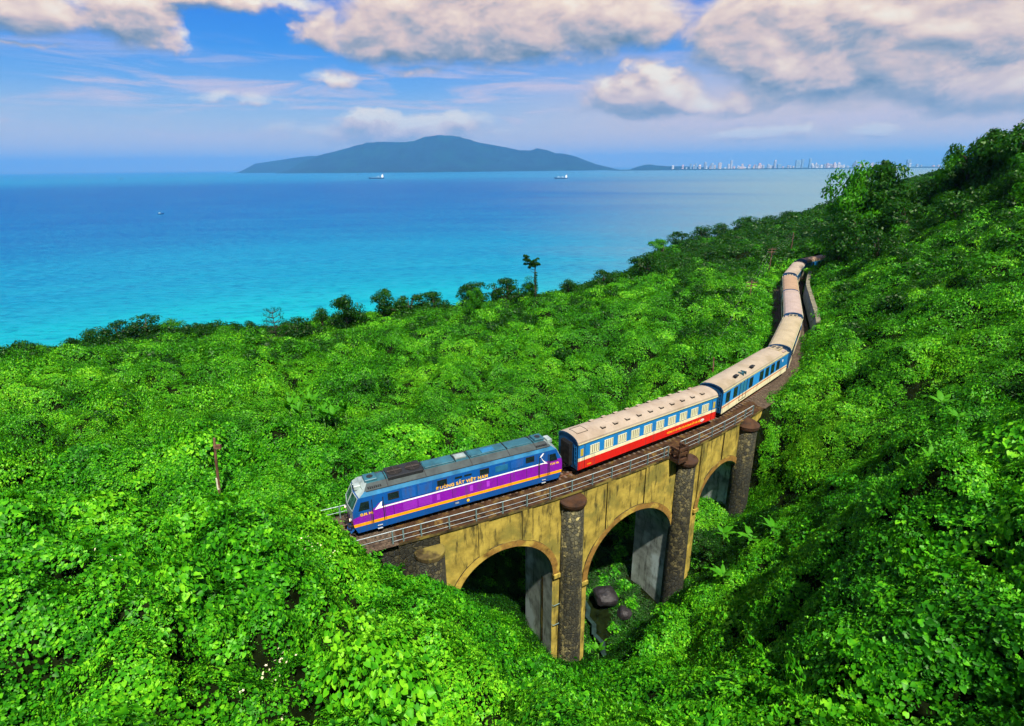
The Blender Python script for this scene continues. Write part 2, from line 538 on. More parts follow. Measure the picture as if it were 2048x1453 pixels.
def _tps():
    P = _lp(CTRL[:, 0], CTRL[:, 1]); z = CTRL[:, 2]; n = len(P)
    d2 = ((P[:, None]-P[None])**2).sum(-1); K = 0.5*d2*np.log(d2+1e-9); K[np.arange(n), np.arange(n)] = 4e-4
    A = np.zeros((n+3, n+3)); A[:n, :n] = K; A[:n, n] = 1; A[:n, n+1:] = P; A[n:, :n] = A[:n, n:].T
    return P, np.linalg.solve(A, np.r_[z, 0, 0, 0])
_TP, _TW = _tps()
def tps(x, y):
    Q = _lp(x, y); out = np.empty(len(Q))
    for i in range(0, len(Q), 20000):
        q = Q[i:i+20000]; d2 = ((q[:, None]-_TP[None])**2).sum(-1)
        out[i:i+20000] = (0.5*d2*np.log(d2+1e-9)) @ _TW[:-3] + _TW[-3] + q @ _TW[-2:]
    return out
def _hash(i, j, k):
    h = (i*374761393 + j*668265263 + k*1274126177) & 0xffffffff
    h = ((h ^ (h >> 13))*1103515245) & 0xffffffff
    return ((h ^ (h >> 16)) & 0xffff)/65535.0
def humps(x, y, cell, seed):
    """rounded hummocks meeting in creases"""
    u, v = x/cell, y/cell; iu, iv = np.floor(u).astype(np.int64), np.floor(v).astype(np.int64)
    best = np.full(len(x), 0.0)
    for a in (-1, 0, 1):
        for b in (-1, 0, 1):
            ci, cj = iu+a, iv+b
            px = ci + _hash(ci, cj, seed); py = cj + _hash(ci, cj, seed+17); hh = 0.3+0.7*_hash(ci, cj, seed+31); rr = 0.5+0.36*_hash(ci, cj, seed+47)
            d = ((u-px)**2+(v-py)**2)/rr**2
            best = np.maximum(best, hh*np.sqrt(np.maximum(0, 1-d)))
    return best
def vnoise(x, y, cell, seed):
    u, v = x/cell, y/cell; iu, iv = np.floor(u).astype(np.int64), np.floor(v).astype(np.int64)
    fu, fv = u-iu, v-iv; fu = fu*fu*(3-2*fu); fv = fv*fv*(3-2*fv)
    g = lambda a, b: _hash(iu+a, iv+b, seed)
    return (g(0,0)*(1-fu)+g(1,0)*fu)*(1-fv) + (g(0,1)*(1-fu)+g(1,1)*fu)*fv
def _warp(x, y):
    return x + 2.2*(vnoise(x, y, 5.0, 3)-0.5)*2, y + 2.2*(vnoise(x, y, 5.0, 9)-0.5)*2
def trackdist(x, y):
    d = np.full(len(x), 99.0); s = np.zeros(len(x)); sd_ = np.full(len(x), 99.0)
    near = np.where((np.abs(x) < 140) & (y < 190))[0]
    C = TC[::3]; N = TN[::3]; S_ = TS[::3]
    for i in range(0, len(near), 20000):
        k = near[i:i+20000]; q = np.stack([x[k], y[k]], -1)
        dd = ((q[:, None]-C[None])**2).sum(-1); j = dd.argmin(1)
        rel = q-C[j]; sg = (rel*N[j]).sum(1); d[k] = np.sqrt(dd[np.arange(len(k)), j]); s[k] = S_[j]; sd_[k] = np.sign(sg)*d[k]
    return d, s, sd_
def sstep(x, a, b):
    t = np.clip((x-a)/(b-a), 0, 1); return t*t*(3-2*t)
V0, V1 = 22.5, 67.5          # where the viaduct begins and ends along the track
def ground(x, y, bumps=True):
    r = np.hypot(x, y)
    z = tps(x, y)
    d, s, sgn = trackdist(x, y)
    under = sstep(s, V0-2, V0+1)*(1-sstep(s, V1-1, V1+1.5))
    if bumps:
        wx, wy = _warp(x, y)
        far = sstep(r, 90, 190)
        near_amp = 1.0
        b = 2.5*humps(wx, wy, 8.5, 1) + 3.5*humps(wx+3, wy, 4.3, 2) + 1.35*humps(wx, wy+1, 1.8, 3) + 1.6*(vnoise(x, y, 16, 5)-0.5) - 3.35
        bf = 3.2*humps(wx, wy, 8.5, 6) + 1.3*humps(wx, wy, 4.0, 7) - 2.4
        b = b*(1-far) + bf*far
        damp = sstep(d, 3.0, 6.0)
        wide = sstep(s, V0-12, V0-6)*(1-sstep(s, V1+3, V1+8)); damp = damp*(1-0.65*wide*(1-sstep(d, 7, 15)))
        z = z + b*damp
    # bed of the track outside the viaduct
    nar = np.maximum((sgn > 0)*sstep(s, 69, 71)*(1-sstep(s, 100, 104)), (1-sstep(s, 14.5, 16.5)))
    cut = (1-sstep(d, 3.1-1.0*nar, 5.6-1.6*nar))*sstep(s, 12.5, 15.5)*(1-under)*(s > 1)*(s < TS[-1]-2)
    z = z*(1-cut) + (-0.62)*cut
    z = z - 2.6*np.exp(-((y-(41.2+0.05*(x+30)))/1.2)**2)*sstep(x, -47, -43)*(1-sstep(x, -19, -15))
    # keep everything clear of the viaduct
    lim = np.where((d < 3.6), np.interp(s, [20,23.5,26.7,30,34,38,42,46,50,54,58,62,66,69], [-1.2,-5,-7.5,-12,-15.5,-20,-21,-21,-20.5,-19,-16,-13,-11,-2]), 99)
    z = np.where(under > 0.3, np.minimum(z, lim), z)
    # retaining wall pocket on the uphill side
    rw = (sgn > 2.2) & (sgn < 4.4) & (s > 103) & (s < 156)
    z = np.where(rw, np.minimum(z, -0.62), z)
    # drop into the sea
    return z
NT_, NR_ = 560, 640
th = np.linspace(R(-58), R(60), NT_); rad = 4.0*np.exp(np.linspace(0, math.log(760/4.0), NR_))
TH, RR = np.meshgrid(th, rad); GX = (RR*np.sin(TH)).ravel(); GY = (RR*np.cos(TH)).ravel()
GZ = ground(GX, GY)
GZ = np.maximum(GZ, SEA_Z-6)
GV = np.stack([GX, GY, GZ], -1)
idx = np.arange(NT_*NR_).reshape(NR_, NT_)
GF = np.stack([idx[:-1, :-1], idx[:-1, 1:], idx[1:, 1:], idx[1:, :-1]], -1).reshape(-1, 4)
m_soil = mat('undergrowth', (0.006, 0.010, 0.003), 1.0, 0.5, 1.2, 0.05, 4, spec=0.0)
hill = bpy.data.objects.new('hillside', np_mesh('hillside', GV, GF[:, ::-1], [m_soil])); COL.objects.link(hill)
hill['kind'] = 'structure'
Zg = GZ.reshape(NR_, NT_); Xg = GX.reshape(NR_, NT_); Yg = GY.reshape(NR_, NT_)
def _grad():
    P = GV.reshape(NR_, NT_, 3); a = np.gradient(P, axis=0); b = np.gradient(P, axis=1)
    n = np.cross(b, a); n /= np.linalg.norm(n, axis=2)[..., None]+1e-9
    n[n[..., 2] < 0] *= -1; return n
Ng = _grad()
def on_ground(x, y):
    """height of the hill at one spot"""
    r = math.hypot(x, y); a = math.atan2(x, y)
    i = int(round(math.log(max(r, 4.01)/4.0)/math.log(760/4.0)*(NR_-1))); j = int(round((a-th[0])/(th[1]-th[0])))
    i = min(max(i, 0), NR_-1); j = min(max(j, 0), NT_-1)
    return float(Zg[i, j])

# ------------------------------------------------------------------ foliage
G0 = [(0.0, (0.004,0.045,0.001)), (0.25, (0.009,0.095,0.003)), (0.5, (0.030,0.215,0.004)), (0.72, (0.080,0.36,0.006)), (1.0, (0.20,0.54,0.014))]
m_vine = leaf_mat('vine_leaf', G0, 0.28)
m_vine_far = leaf_mat('vine_leaf_far', [(0.0, (0.005,0.050,0.001)), (0.28, (0.010,0.095,0.003)), (0.52, (0.035,0.225,0.004)), (0.78, (0.095,0.38,0.006)), (1.0, (0.21,0.53,0.012))], 0.28, seed=40)
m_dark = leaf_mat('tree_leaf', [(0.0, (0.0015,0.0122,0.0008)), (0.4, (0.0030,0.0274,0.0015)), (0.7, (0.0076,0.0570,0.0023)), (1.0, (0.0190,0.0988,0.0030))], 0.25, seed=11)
m_bright = leaf_mat('bright_tree_leaf', [(0.0, (0.0076,0.0608,0.0023)), (0.5, (0.0228,0.1520,0.0030)), (1.0, (0.0608,0.2736,0.0046))], 0.35, seed=23)
m_banana = leaf_mat('banana_leaf', [(0.0, (0.0228,0.1520,0.0030)), (0.5, (0.0380,0.2280,0.0030)), (1.0, (0.0760,0.3192,0.0046))], 0.4, rough=0.6, seed=5)
m_petal = mat('cream_petal', (0.75, 0.72, 0.45), 0.6, 0.1)
m_stem = mat('green_stem', (0.06, 0.17, 0.02), 0.7, 0.3, 6)
m_bark = mat('bark', (0.06, 0.045, 0.03), 0.9, 0.4, 3, 0.02, 9)

HEART = np.array([(0.06,0,0),(-0.10,0.24,0.05),(0.16,0.45,0.09),(0.62,0.30,0.05),(1.0,0,-0.07),(0.62,-0.30,0.05),(0.16,-0.45,0.09),(-0.10,-0.24,0.05),(0.5,0,-0.04)])
HEARTF = [(0,8,2,1),(8,4,3,2),(0,7,6,8),(8,6,5,4)]
LEAF4 = np.array([(0,0,0),(0.45,0.26,0.05),(1,0,-0.05),(0.45,-0.26,0.05)])
def rotm(ax, ang):
    ax = ax/np.linalg.norm(ax); c, s = math.cos(ang), math.sin(ang); x, y, z = ax
    return np.array([[c+x*x*(1-c), x*y*(1-c)-z*s, x*z*(1-c)+y*s],[y*x*(1-c)+z*s, c+y*y*(1-c), y*z*(1-c)-x*s],[z*x*(1-c)-y*s, z*y*(1-c)+x*s, c+z*z*(1-c)]])
def vine_clump(name, n, size, radius, kind, material, hang=0.5, runners=2, rg=None):
    """a pillow of leaves; +z out of the slope, +x downhill, leaf tips droop downhill"""
    V = []; F = []; k = 0
    base = HEART if kind == 'heart' else LEAF4
    faces = HEARTF if kind == 'heart' else [(0,3,2,1)]
    for i in range(n):
        rr = radius*math.sqrt(rg.random()); a = rg.random()*2*math.pi
        p = np.array([rr*math.cos(a), rr*math.sin(a), (1-(rr/radius)**2)*radius*0.42*rg.random()+rg.normal()*0.05])
        yaw = rg.normal()*0.9
        tip = np.array([math.cos(yaw), math.sin(yaw), -hang*(0.4+rg.random()*1.3)+0.25]); tip /= np.linalg.norm(tip)
        nn = np.array([0.25+rg.normal()*0.35, rg.normal()*0.38, 1.0]); nn -= tip*nn.dot(tip); nn /= np.linalg.norm(nn)
        side = np.cross(nn, tip); M = np.stack([tip, side, nn], 1)
        s = size*(0.55+0.75*rg.random())
        V.append((base*s) @ M.T + p); F += [tuple(k+q for q in f) for f in faces]; k += len(base)
    # a few runners reaching out with small leaves
    for i in range(runners):
        a = rg.random()*2*math.pi; L = radius*(0.9+0.7*rg.random()); p0 = np.array([math.cos(a), math.sin(a), 0])*radius*0.4
        for j in range(9):
            t = j/8; p = p0 + np.array([math.cos(a), math.sin(a), 0])*L*t + np.array([0, 0, 0.30*radius*math.sin(t*2.4)+0.08])
            M = rotm(np.array([rg.normal(), rg.normal(), rg.normal()]), rg.random()*2.0)
            V.append((base*size*0.5*(1.1-t*0.6)) @ M.T + p); F += [tuple(k+q for q in f) for f in faces]; k += len(base)
    V = np.concatenate(V)
    me = np_mesh(name, V, F, [material], smooth=False)
    return bpy.data.objects.new(name, me)
def lump(name, n, size, material, rg, flat=0.85):
    """a rounded bunch of small leaves, radius 1"""
    V = []; F = []; k = 0
    for i in range(n):
        v = rg.normal(size=3); v /= np.linalg.norm(v)
        if v[2] < -0.35: v[2] *= -1
        rr = 0.72+0.38*rg.random()
        if rg.random() < 0.25: rr *= 0.7
        p = v*rr*np.array([1, 1, flat])
        M = rotm(rg.normal(size=3), rg.random()*1.1)
        t = np.cross(v, rg.normal(size=3)); t /= np.linalg.norm(t); t = t - 0.5*np.array([0, 0, 1]); t /= np.linalg.norm(t)
        nn = v - t*v.dot(t); nn /= np.linalg.norm(nn)+1e-6; B = np.stack([t, np.cross(nn, t), nn], 1) 
        V.append((LEAF4*size*(0.6+0.8*rg.random())) @ (M @ B).T + p); F.append((k, k+3, k+2, k+1)); k += 4
    return np.concatenate(V), F

def scatter(name, pts, rots, scl, sel, sources, kind='stuff'):
    """plants spread over the ground: one object, geometry nodes, fixed world positions"""
    src = bpy.data.collections.new(name+'_kinds')
    for o in sources: src.objects.link(o)
    me = bpy.data.meshes.new(name); me.vertices.add(len(pts)); me.vertices.foreach_set('co', np.asarray(pts, np.float32).ravel())
    a = me.attributes.new('rot', 'FLOAT_VECTOR', 'POINT'); a.data.foreach_set('vector', np.asarray(rots, np.float32).ravel())
    a = me.attributes.new('scl', 'FLOAT', 'POINT'); a.data.foreach_set('value', np.asarray(scl, np.float32))
    a = me.attributes.new('sel', 'INT', 'POINT'); a.data.foreach_set('value', np.asarray(sel, np.int32))
    o = bpy.data.objects.new(name, me); COL.objects.link(o); o['kind'] = kind
    g = bpy.data.node_groups.new(name, 'GeometryNodeTree')
    g.interface.new_socket('Geometry', in_out='INPUT', socket_type='NodeSocketGeometry'); g.interface.new_socket('Geometry', in_out='OUTPUT', socket_type='NodeSocketGeometry')
    N_ = g.nodes; L_ = g.links
    gi = N_.new('NodeGroupInput'); go = N_.new('NodeGroupOutput'); ip = N_.new('GeometryNodeInstanceOnPoints'); ci = N_.new('GeometryNodeCollectionInfo')
    ci.inputs['Collection'].default_value = src; ci.inputs['Separate Children'].default_value = True; ci.inputs['Reset Children'].default_value = True
    def attr(nm, typ):
        n = N_.new('GeometryNodeInputNamedAttribute'); n.data_type = typ; n.inputs['Name'].default_value = nm
        return [q for q in n.outputs if q.enabled and q.name == 'Attribute'][0]
    L_.new(gi.outputs[0], ip.inputs['Points']); L_.new(ci.outputs[0], ip.inputs['Instance']); ip.inputs['Pick Instance'].default_value = True
    L_.new(attr('sel', 'INT'), ip.inputs['Instance Index']); L_.new(attr('rot', 'FLOAT_VECTOR'), ip.inputs['Rotation']); L_.new(attr('scl', 'FLOAT'), ip.inputs['Scale'])
    L_.new(ip.outputs[0], go.inputs[0])
    md = o.modifiers.new('spread', 'NODES'); md.node_group = g
    return o

def frames(n, jit):
    """Euler angles turning +z to the surface normal, +x downhill, with jitter"""
    up = np.array([0, 0, 1.0]); dh = -(up - n*n[:, 2:3]); flat = np.linalg.norm(dh, axis=1) < 0.05
    dh[flat] = [1, 0, 0]; dh -= n*(dh*n).sum(1)[:, None]; dh /= np.linalg.norm(dh, axis=1)[:, None]
    y = np.cross(n, dh); a = rng.normal(size=len(n))*jit
    x2 = dh*np.cos(a)[:, None] + y*np.sin(a)[:, None]; y2 = np.cross(n, x2)
    # matrix columns x2,y2,n -> XYZ euler
    ey = -np.arcsin(np.clip(x2[:, 2], -1, 1)); ex = np.arctan2(y2[:, 2], n[:, 2]); ez = np.arctan2(x2[:, 1], x2[:, 0])
    return np.stack([ex, ey, ez], -1)

rg = np.random.default_rng(3)
vines_near = [vine_clump(f'vine_a{i}', 56, 0.25, 0.62, 'heart', m_vine, 0.75, 2, rg) for i in range(5)] + \
             [vine_clump(f'vine_b{i}', 90, 0.145, 0.60, 'heart', m_vine, 0.6, 3, rg) for i in range(3)]
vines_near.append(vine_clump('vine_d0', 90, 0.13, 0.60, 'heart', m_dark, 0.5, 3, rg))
vines_far = [vine_clump(f'vine_c{i}', 120, 0.155, 0.62, 'leaf', m_vine_far, 0.6, 3, rg) for i in range(5)]

def cover():
    # spots on the hill: about one per 0.3 m2 near by, wider far away
    P = []; r = 4.5
    lst = []
    while r < 760:
        c = max(0.50, r*0.0092); 
        na = int((R(118)*r)/c)
        if r > 8: 
            a = th[0] + (np.arange(na)+rng.random(na))/na*(th[-1]-th[0]); rr = r + c*rng.random(na)
            lst.append(np.stack([a, rr, np.full(na, c)], -1))
        else:
            a = th[0] + (np.arange(na)+rng.random(na))/na*(th[-1]-th[0]); rr = r + c*rng.random(na); lst.append(np.stack([a, rr, np.full(na, c)], -1))
        r += c
    A = np.concatenate(lst); a, rr, c = A.T
    fi = np.log(rr/4.0)/math.log(760/4.0)*(NR_-1); fj = (a-th[0])/(th[1]-th[0])
    i = np.clip(fi.astype(int), 0, NR_-2); j = np.clip(fj.astype(int), 0, NT_-2); u = (fi-i)[:, None]; v = (fj-j)[:, None]
    Pg = GV.reshape(NR_, NT_, 3)
    p = (Pg[i, j]*(1-v)+Pg[i, j+1]*v)*(1-u) + (Pg[i+1, j]*(1-v)+Pg[i+1, j+1]*v)*u
    n = (Ng[i, j]*(1-v)+Ng[i, j+1]*v)*(1-u) + (Ng[i+1, j]*(1-v)+Ng[i+1, j+1]*v)*u
    n /= np.linalg.norm(n, axis=1)[:, None]
    # steep faces need more plants: repeat them
    rep = np.clip(np.round(1/np.maximum(n[:, 2], 0.34) + rng.random(len(n))*0.6 - 0.3), 1, 3).astype(int)
    k = np.repeat(np.arange(len(p)), rep); q = p[k].copy(); nn = n[k]; cc = c[k]; first = np.r_[True, k[1:] != k[:-1]]
    sh = rng.normal(size=(len(k), 2))*cc[:, None]*0.6; sh[first] = 0
    q[:, 0] += sh[:, 0]; q[:, 1] += sh[:, 1]; q[:, 2] -= (nn[:, 0]*sh[:, 0]+nn[:, 1]*sh[:, 1])/np.maximum(nn[:, 2], 0.3)
    d, s, sg = trackdist(q[:, 0], q[:, 1]); on_v = (s > V0-0.5) & (s < V1+0.5)
    keep = np.where(on_v, (d > 3.5) | (q[:, 2] < -6), d > np.where(s < 15.2, 0.0, np.where((sg > 0) & (s > 69.5) & (s < 102), 2.3, 3.3)))
    keep &= ~((s > 103) & (s < 152) & (sg > 2) & (sg < 4.5))
    for (a0, a1) in ((V0, 26.9), (36.3, 40.7), (51.8, 56.3), (64.4, 70)): keep &= ~((d < 3.3) & (s > a0-0.4) & (s < a1+0.4))
    keep &= q[:, 2] > SEA_Z+0.5
    # thin growth in the hollows, where the dark undergrowth shows
    wx, wy = _warp(q[:, 0], q[:, 1]); hol = humps(wx+3, wy, 4.3, 2); hol2 = humps(wx, wy+1, 1.8, 3)
    keep &= (hol+0.45*hol2 > 0.30+0.28*rng.random(len(q))) | (rng.random(len(q)) < 0.36)
    q, nn, cc = q[keep], nn[keep], cc[keep]; s = s[keep]; d = d[keep]
    # bare stony stream bed under the middle arch
    bed = (np.hypot((q[:, 0]-9.6)/1.5, (q[:, 1]-50.5)/3.6) < 1) & (q[:, 2] < -17)
    q, nn, cc, s, d = q[~bed], nn[~bed], cc[~bed], s[~bed], d[~bed]
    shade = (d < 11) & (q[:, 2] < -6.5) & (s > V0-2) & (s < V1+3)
    rr = np.hypot(q[:, 0], q[:, 1])
    nm = nn*0.9 + np.array([0, 0, 0.25]); nm /= np.linalg.norm(nm, axis=1)[:, None]
    E_ = frames(nm, 0.8)
    scl = cc/0.50*(0.8+0.5*rng.random(len(q))); q[:, :3] += nn*(scl*(rng.random(len(q))**2*0.42-0.08))[:, None]
    near = rr < 62
    lo = vnoise(q[:, 0], q[:, 1], 7.0, 77) + 0.25*rng.random(len(q))
    sel_n = np.where(lo[near] > 0.62, rng.integers(5, 8, near.sum()), rng.integers(0, 5, near.sum()))
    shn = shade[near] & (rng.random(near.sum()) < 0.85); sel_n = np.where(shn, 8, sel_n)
    scatter('vine_cover', q[near], E_[near], scl[near]*0.95, sel_n, vines_near)
    mid = ~near & (rr < 180)
    scatter('distant_vine_cover', q[mid], E_[mid], scl[mid]*0.9, rng.integers(0, 5, mid.sum()), vines_far)
    return q, nn, rr, scl, E_
Q, QN, QR, QS, QE = cover()

# woodland on the far spurs: rounded crowns that read as one mass
def lump_obj(name, n, size, m, rg): 
    V, F = lump(name, n, size, m, rg); return bpy.data.objects.new(name, np_mesh(name, V, F, [m], smooth=False))
crowns = [lump_obj(f'far_crown{i}', 240, 0.26, m_dark, rg) for i in range(4)] + [lump_obj('far_crown4', 240, 0.26, m_bright, rg)]
def far_wood():
    P = []; 
    xs = []
    r = 150.0
    while r < 700:
        c = max(2.4, r*0.0120); na = int(R(118)*r/c)
        a = th[0]+(np.arange(na)+rng.random(na))/na*(th[-1]-th[0]); rr = r+c*rng.random(na); xs.append(np.stack([rr*np.sin(a), rr*np.cos(a), np.full(na, c)], -1)); r += c*0.8
    A = np.concatenate(xs); z = ground(A[:, 0], A[:, 1]); k = z > SEA_Z+1; A = A[k]; z = z[k]
    s = A[:, 2]*(0.65+0.5*rng.random(len(A)))
    keepw = (np.hypot(A[:, 0], A[:, 1]) > 185) | (rng.random(len(A)) < 0.4); A = A[keepw]; z = z[keepw]; s = s[keepw]
    dd, ss, sg = trackdist(A[:, 0], A[:, 1]); kk = dd > 7; A = A[kk]; z = z[kk]; s = s[kk]
    E_ = np.stack([rng.normal(size=len(A))*0.15, rng.normal(size=len(A))*0.15, rng.random(len(A))*6.28], -1)
    sel = np.where(rng.random(len(A)) < 0.05, 4, rng.integers(0, 4, len(A)))
    scatter('far_woodland', np.c_[A[:, :2], z+s*0.25], E_, s, sel, crowns)
far_wood()

def bush(name, n, size, r_, kind, material, rg):
    """a shrub smothered in creeper: a dome of drooping leaves, lit on top and dark beneath"""
    V = []; F = []; k = 0; base = HEART if kind == 'heart' else LEAF4; faces = HEARTF if kind == 'heart' else [(0,3,2,1)]
    lob = [(rg.normal(size=2)*0.42*r_, r_*(0.55+0.35*rg.random()), 0.5+0.5*rg.random()) for _ in range(4)]
    for i in range(n):
        c, lr, lh = lob[rg.integers(0, 4)]
        a = rg.random()*6.283; u = rg.random(); ph = math.acos(1-1.12*u)
        nv = np.array([math.cos(a)*math.sin(ph), math.sin(a)*math.sin(ph), math.cos(ph)])
        p = np.array([c[0], c[1], lh*r_*0.45])+nv*np.array([lr, lr, lr*0.85])*(0.86+0.22*rg.random())
        if p[2] < -0.1: continue
        tip = np.array([nv[0]*0.5, nv[1]*0.5, -0.75])+rg.normal(size=3)*0.35; tip /= np.linalg.norm(tip)
        nn = nv+np.array([0, 0, 0.35])+rg.normal(size=3)*0.28; nn -= tip*nn.dot(tip); nn /= np.linalg.norm(nn)+1e-6
        M = np.stack([tip, np.cross(nn, tip), nn], 1)
        V.append((base*size*(0.6+0.7*rg.random())) @ M.T + p); F += [tuple(k+q for q in f) for f in faces]; k += len(base)
    return bpy.data.objects.new(name, np_mesh(name, np.concatenate(V), F, [material], smooth=False))
def bushes():
    src = [bush(f'bush_a{i}', 300, 0.22, 1.05, 'heart', m_vine, rg) for i in range(4)] + [bush(f'bush_b{i}', 420, 0.19, 1.1, 'leaf', m_vine_far, rg) for i in range(4)] + [bush(f'bush_c{i}', 1100, 0.24, 2.1, 'heart', m_vine, rg) for i in range(3)] + [bush(f'bush_d{i}', 1500, 0.23, 2.6, 'leaf', m_vine_far, rg) for i in range(3)]
    P = []
    for r0, r1, c in ((7, 40, 2.5), (40, 75, 2.9), (75, 175, 3.9)):
        r = r0
        while r < r1:
            na = int(R(116)*r/c); a = R(-57)+(np.arange(na)+rng.random(na))/na*R(116); rr = r+c*rng.random(na)
            P.append(np.stack([rr*np.sin(a), rr*np.cos(a), np.full(na, c)], -1)); r += c
    P = np.concatenate(P); P = P[rng.random(len(P)) < 0.05+0.7*vnoise(P[:, 0], P[:, 1], 11.0, 55)]; wx, wy = _warp(P[:, 0], P[:, 1]); P = P[humps(wx+3, wy, 4.3, 2) > 0.5]
    d, s, sg = trackdist(P[:, 0], P[:, 1]); k = (d > 4.9) & ~((s > V0-6) & (s < V1+3) & (d < 8)); P = P[k]
    z = ground(P[:, 0], P[:, 1]); k = z > SEA_Z+1; P = P[k]; z = z[k]; r = np.hypot(P[:, 0], P[:, 1]); n = len(P)
    sc = (0.5+0.9*rng.random(n)**1.4)*P[:, 2]/2.6
    scatter('draped_bushes', np.c_[P[:, :2], z-0.15], np.stack([rng.normal(size=n)*0.18, rng.normal(size=n)*0.18, rng.random(n)*6.28], -1), sc, np.where(r < 58, rng.integers(0, 4, n), rng.integers(4, 8, n)), src)
    # creeper crowding the line where it leaves the viaduct at either end
    L_ = [(s, 3.7+0.7*rng.random(), 0.0, 0.8+0.4*rng.random()) for s in np.arange(76, 103, 1.3)] + [(s, 4.6+0.8*rng.random(), 0.9, 1.1) for s in np.arange(79, 103, 2.0)]
    L_ += [(s, 3.6+0.6*rng.random(), 0.2, 1.0) for s in np.arange(11, 17.2, 1.2)] + [(s, -4.6-0.6*rng.random(), -0.2, 0.9) for s in np.arange(76, 130, 2.1)] + [(s, -3.4, -0.2, 0.8) for s in np.arange(8, 15, 1.5)]
    L_ += [(s, 3.6+0.5*rng.random(), 1.3, 1.3) for s in np.arange(157, 178, 1.6)] + [(s, 0.6*rng.normal(), 2.2, 1.7) for s in np.arange(177, 186, 2.0)]
    pl = [(*tr(s, o)[:2], h) for s, o, h, c in L_]; n = len(pl)
    scatter('trackside_creeper', pl, np.stack([rng.normal(size=n)*0.18, rng.normal(size=n)*0.18, rng.random(n)*6.28], -1), np.array([q[3] for q in L_]), rng.integers(0, 8, n), src)
    # the big ones: whole small trees under creeper
    P = []
    for r0, r1, c in ((9, 60, 6.2), (60, 180, 7.6)):
        r = r0
        while r < r1:
            na = int(R(116)*r/c); a = R(-57)+(np.arange(na)+rng.random(na))/na*R(116); rr = r+c*rng.random(na)
            P.append(np.stack([rr*np.sin(a), rr*np.cos(a), np.full(na, c)], -1)); r += c
    P = np.concatenate(P); P = P[rng.random(len(P)) < 0.52]
    d, s, sg = trackdist(P[:, 0], P[:, 1]); k = (d > 7.5) & ~((s > V0-12) & (s < V1+6) & (d < 15)); P = P[k]; wx, wy = _warp(P[:, 0], P[:, 1]); P = P[humps(wx+3, wy, 4.3, 2) > 0.30]
    z = ground(P[:, 0], P[:, 1]); k = z > SEA_Z+1; P = P[k]; z = z[k]; r = np.hypot(P[:, 0], P[:, 1]); n = len(P)
    sc = 0.55+0.75*rng.random(n)
    scatter('large_draped_bushes', np.c_[P[:, :2], z-0.5], np.stack([rng.normal(size=n)*0.15, rng.normal(size=n)*0.15, rng.random(n)*6.28], -1), sc, np.where(r < 62, rng.integers(8, 11, n), rng.integers(11, 14, n))-0, src)
bushes()
def thickets():
    """bushes standing out of the vines towards the ridge and on the upper slope"""
    n = 9000; a = R(-45) + rng.random(n)*R(92); r = 62*np.exp(rng.random(n)*math.log(165/62.0)); x = r*np.sin(a); y = r*np.cos(a)
    az = np.degrees(a); m_ = vnoise(x, y, 9.0, 61)
    p = np.where(az > 17, sstep(r, 82, 112)*0.55, np.where(az > 10, sstep(r, 120, 160)*0.15, sstep(r, 96, 132)*0.42)) + np.where(m_ > 0.80, 0.12, 0)
    k = rng.random(n) < p*(0.25+1.2*m_); x, y, r = x[k], y[k], r[k]
    d, s, sg = trackdist(x, y); k = d > 6.5; x, y, r = x[k], y[k], r[k]
    z = ground(x, y); sc = 0.75 + 1.1*rng.random(len(x))**1.5 + 0.006*(r-70)
    scatter('thicket', np.c_[x, y, z+sc*0.30], np.stack([rng.normal(size=len(x))*0.2, rng.normal(size=len(x))*0.2, rng.random(len(x))*6.28], -1), sc, np.where(rng.random(len(x)) < 0.22, 4, rng.integers(0, 4, len(x))), crowns)
thickets()

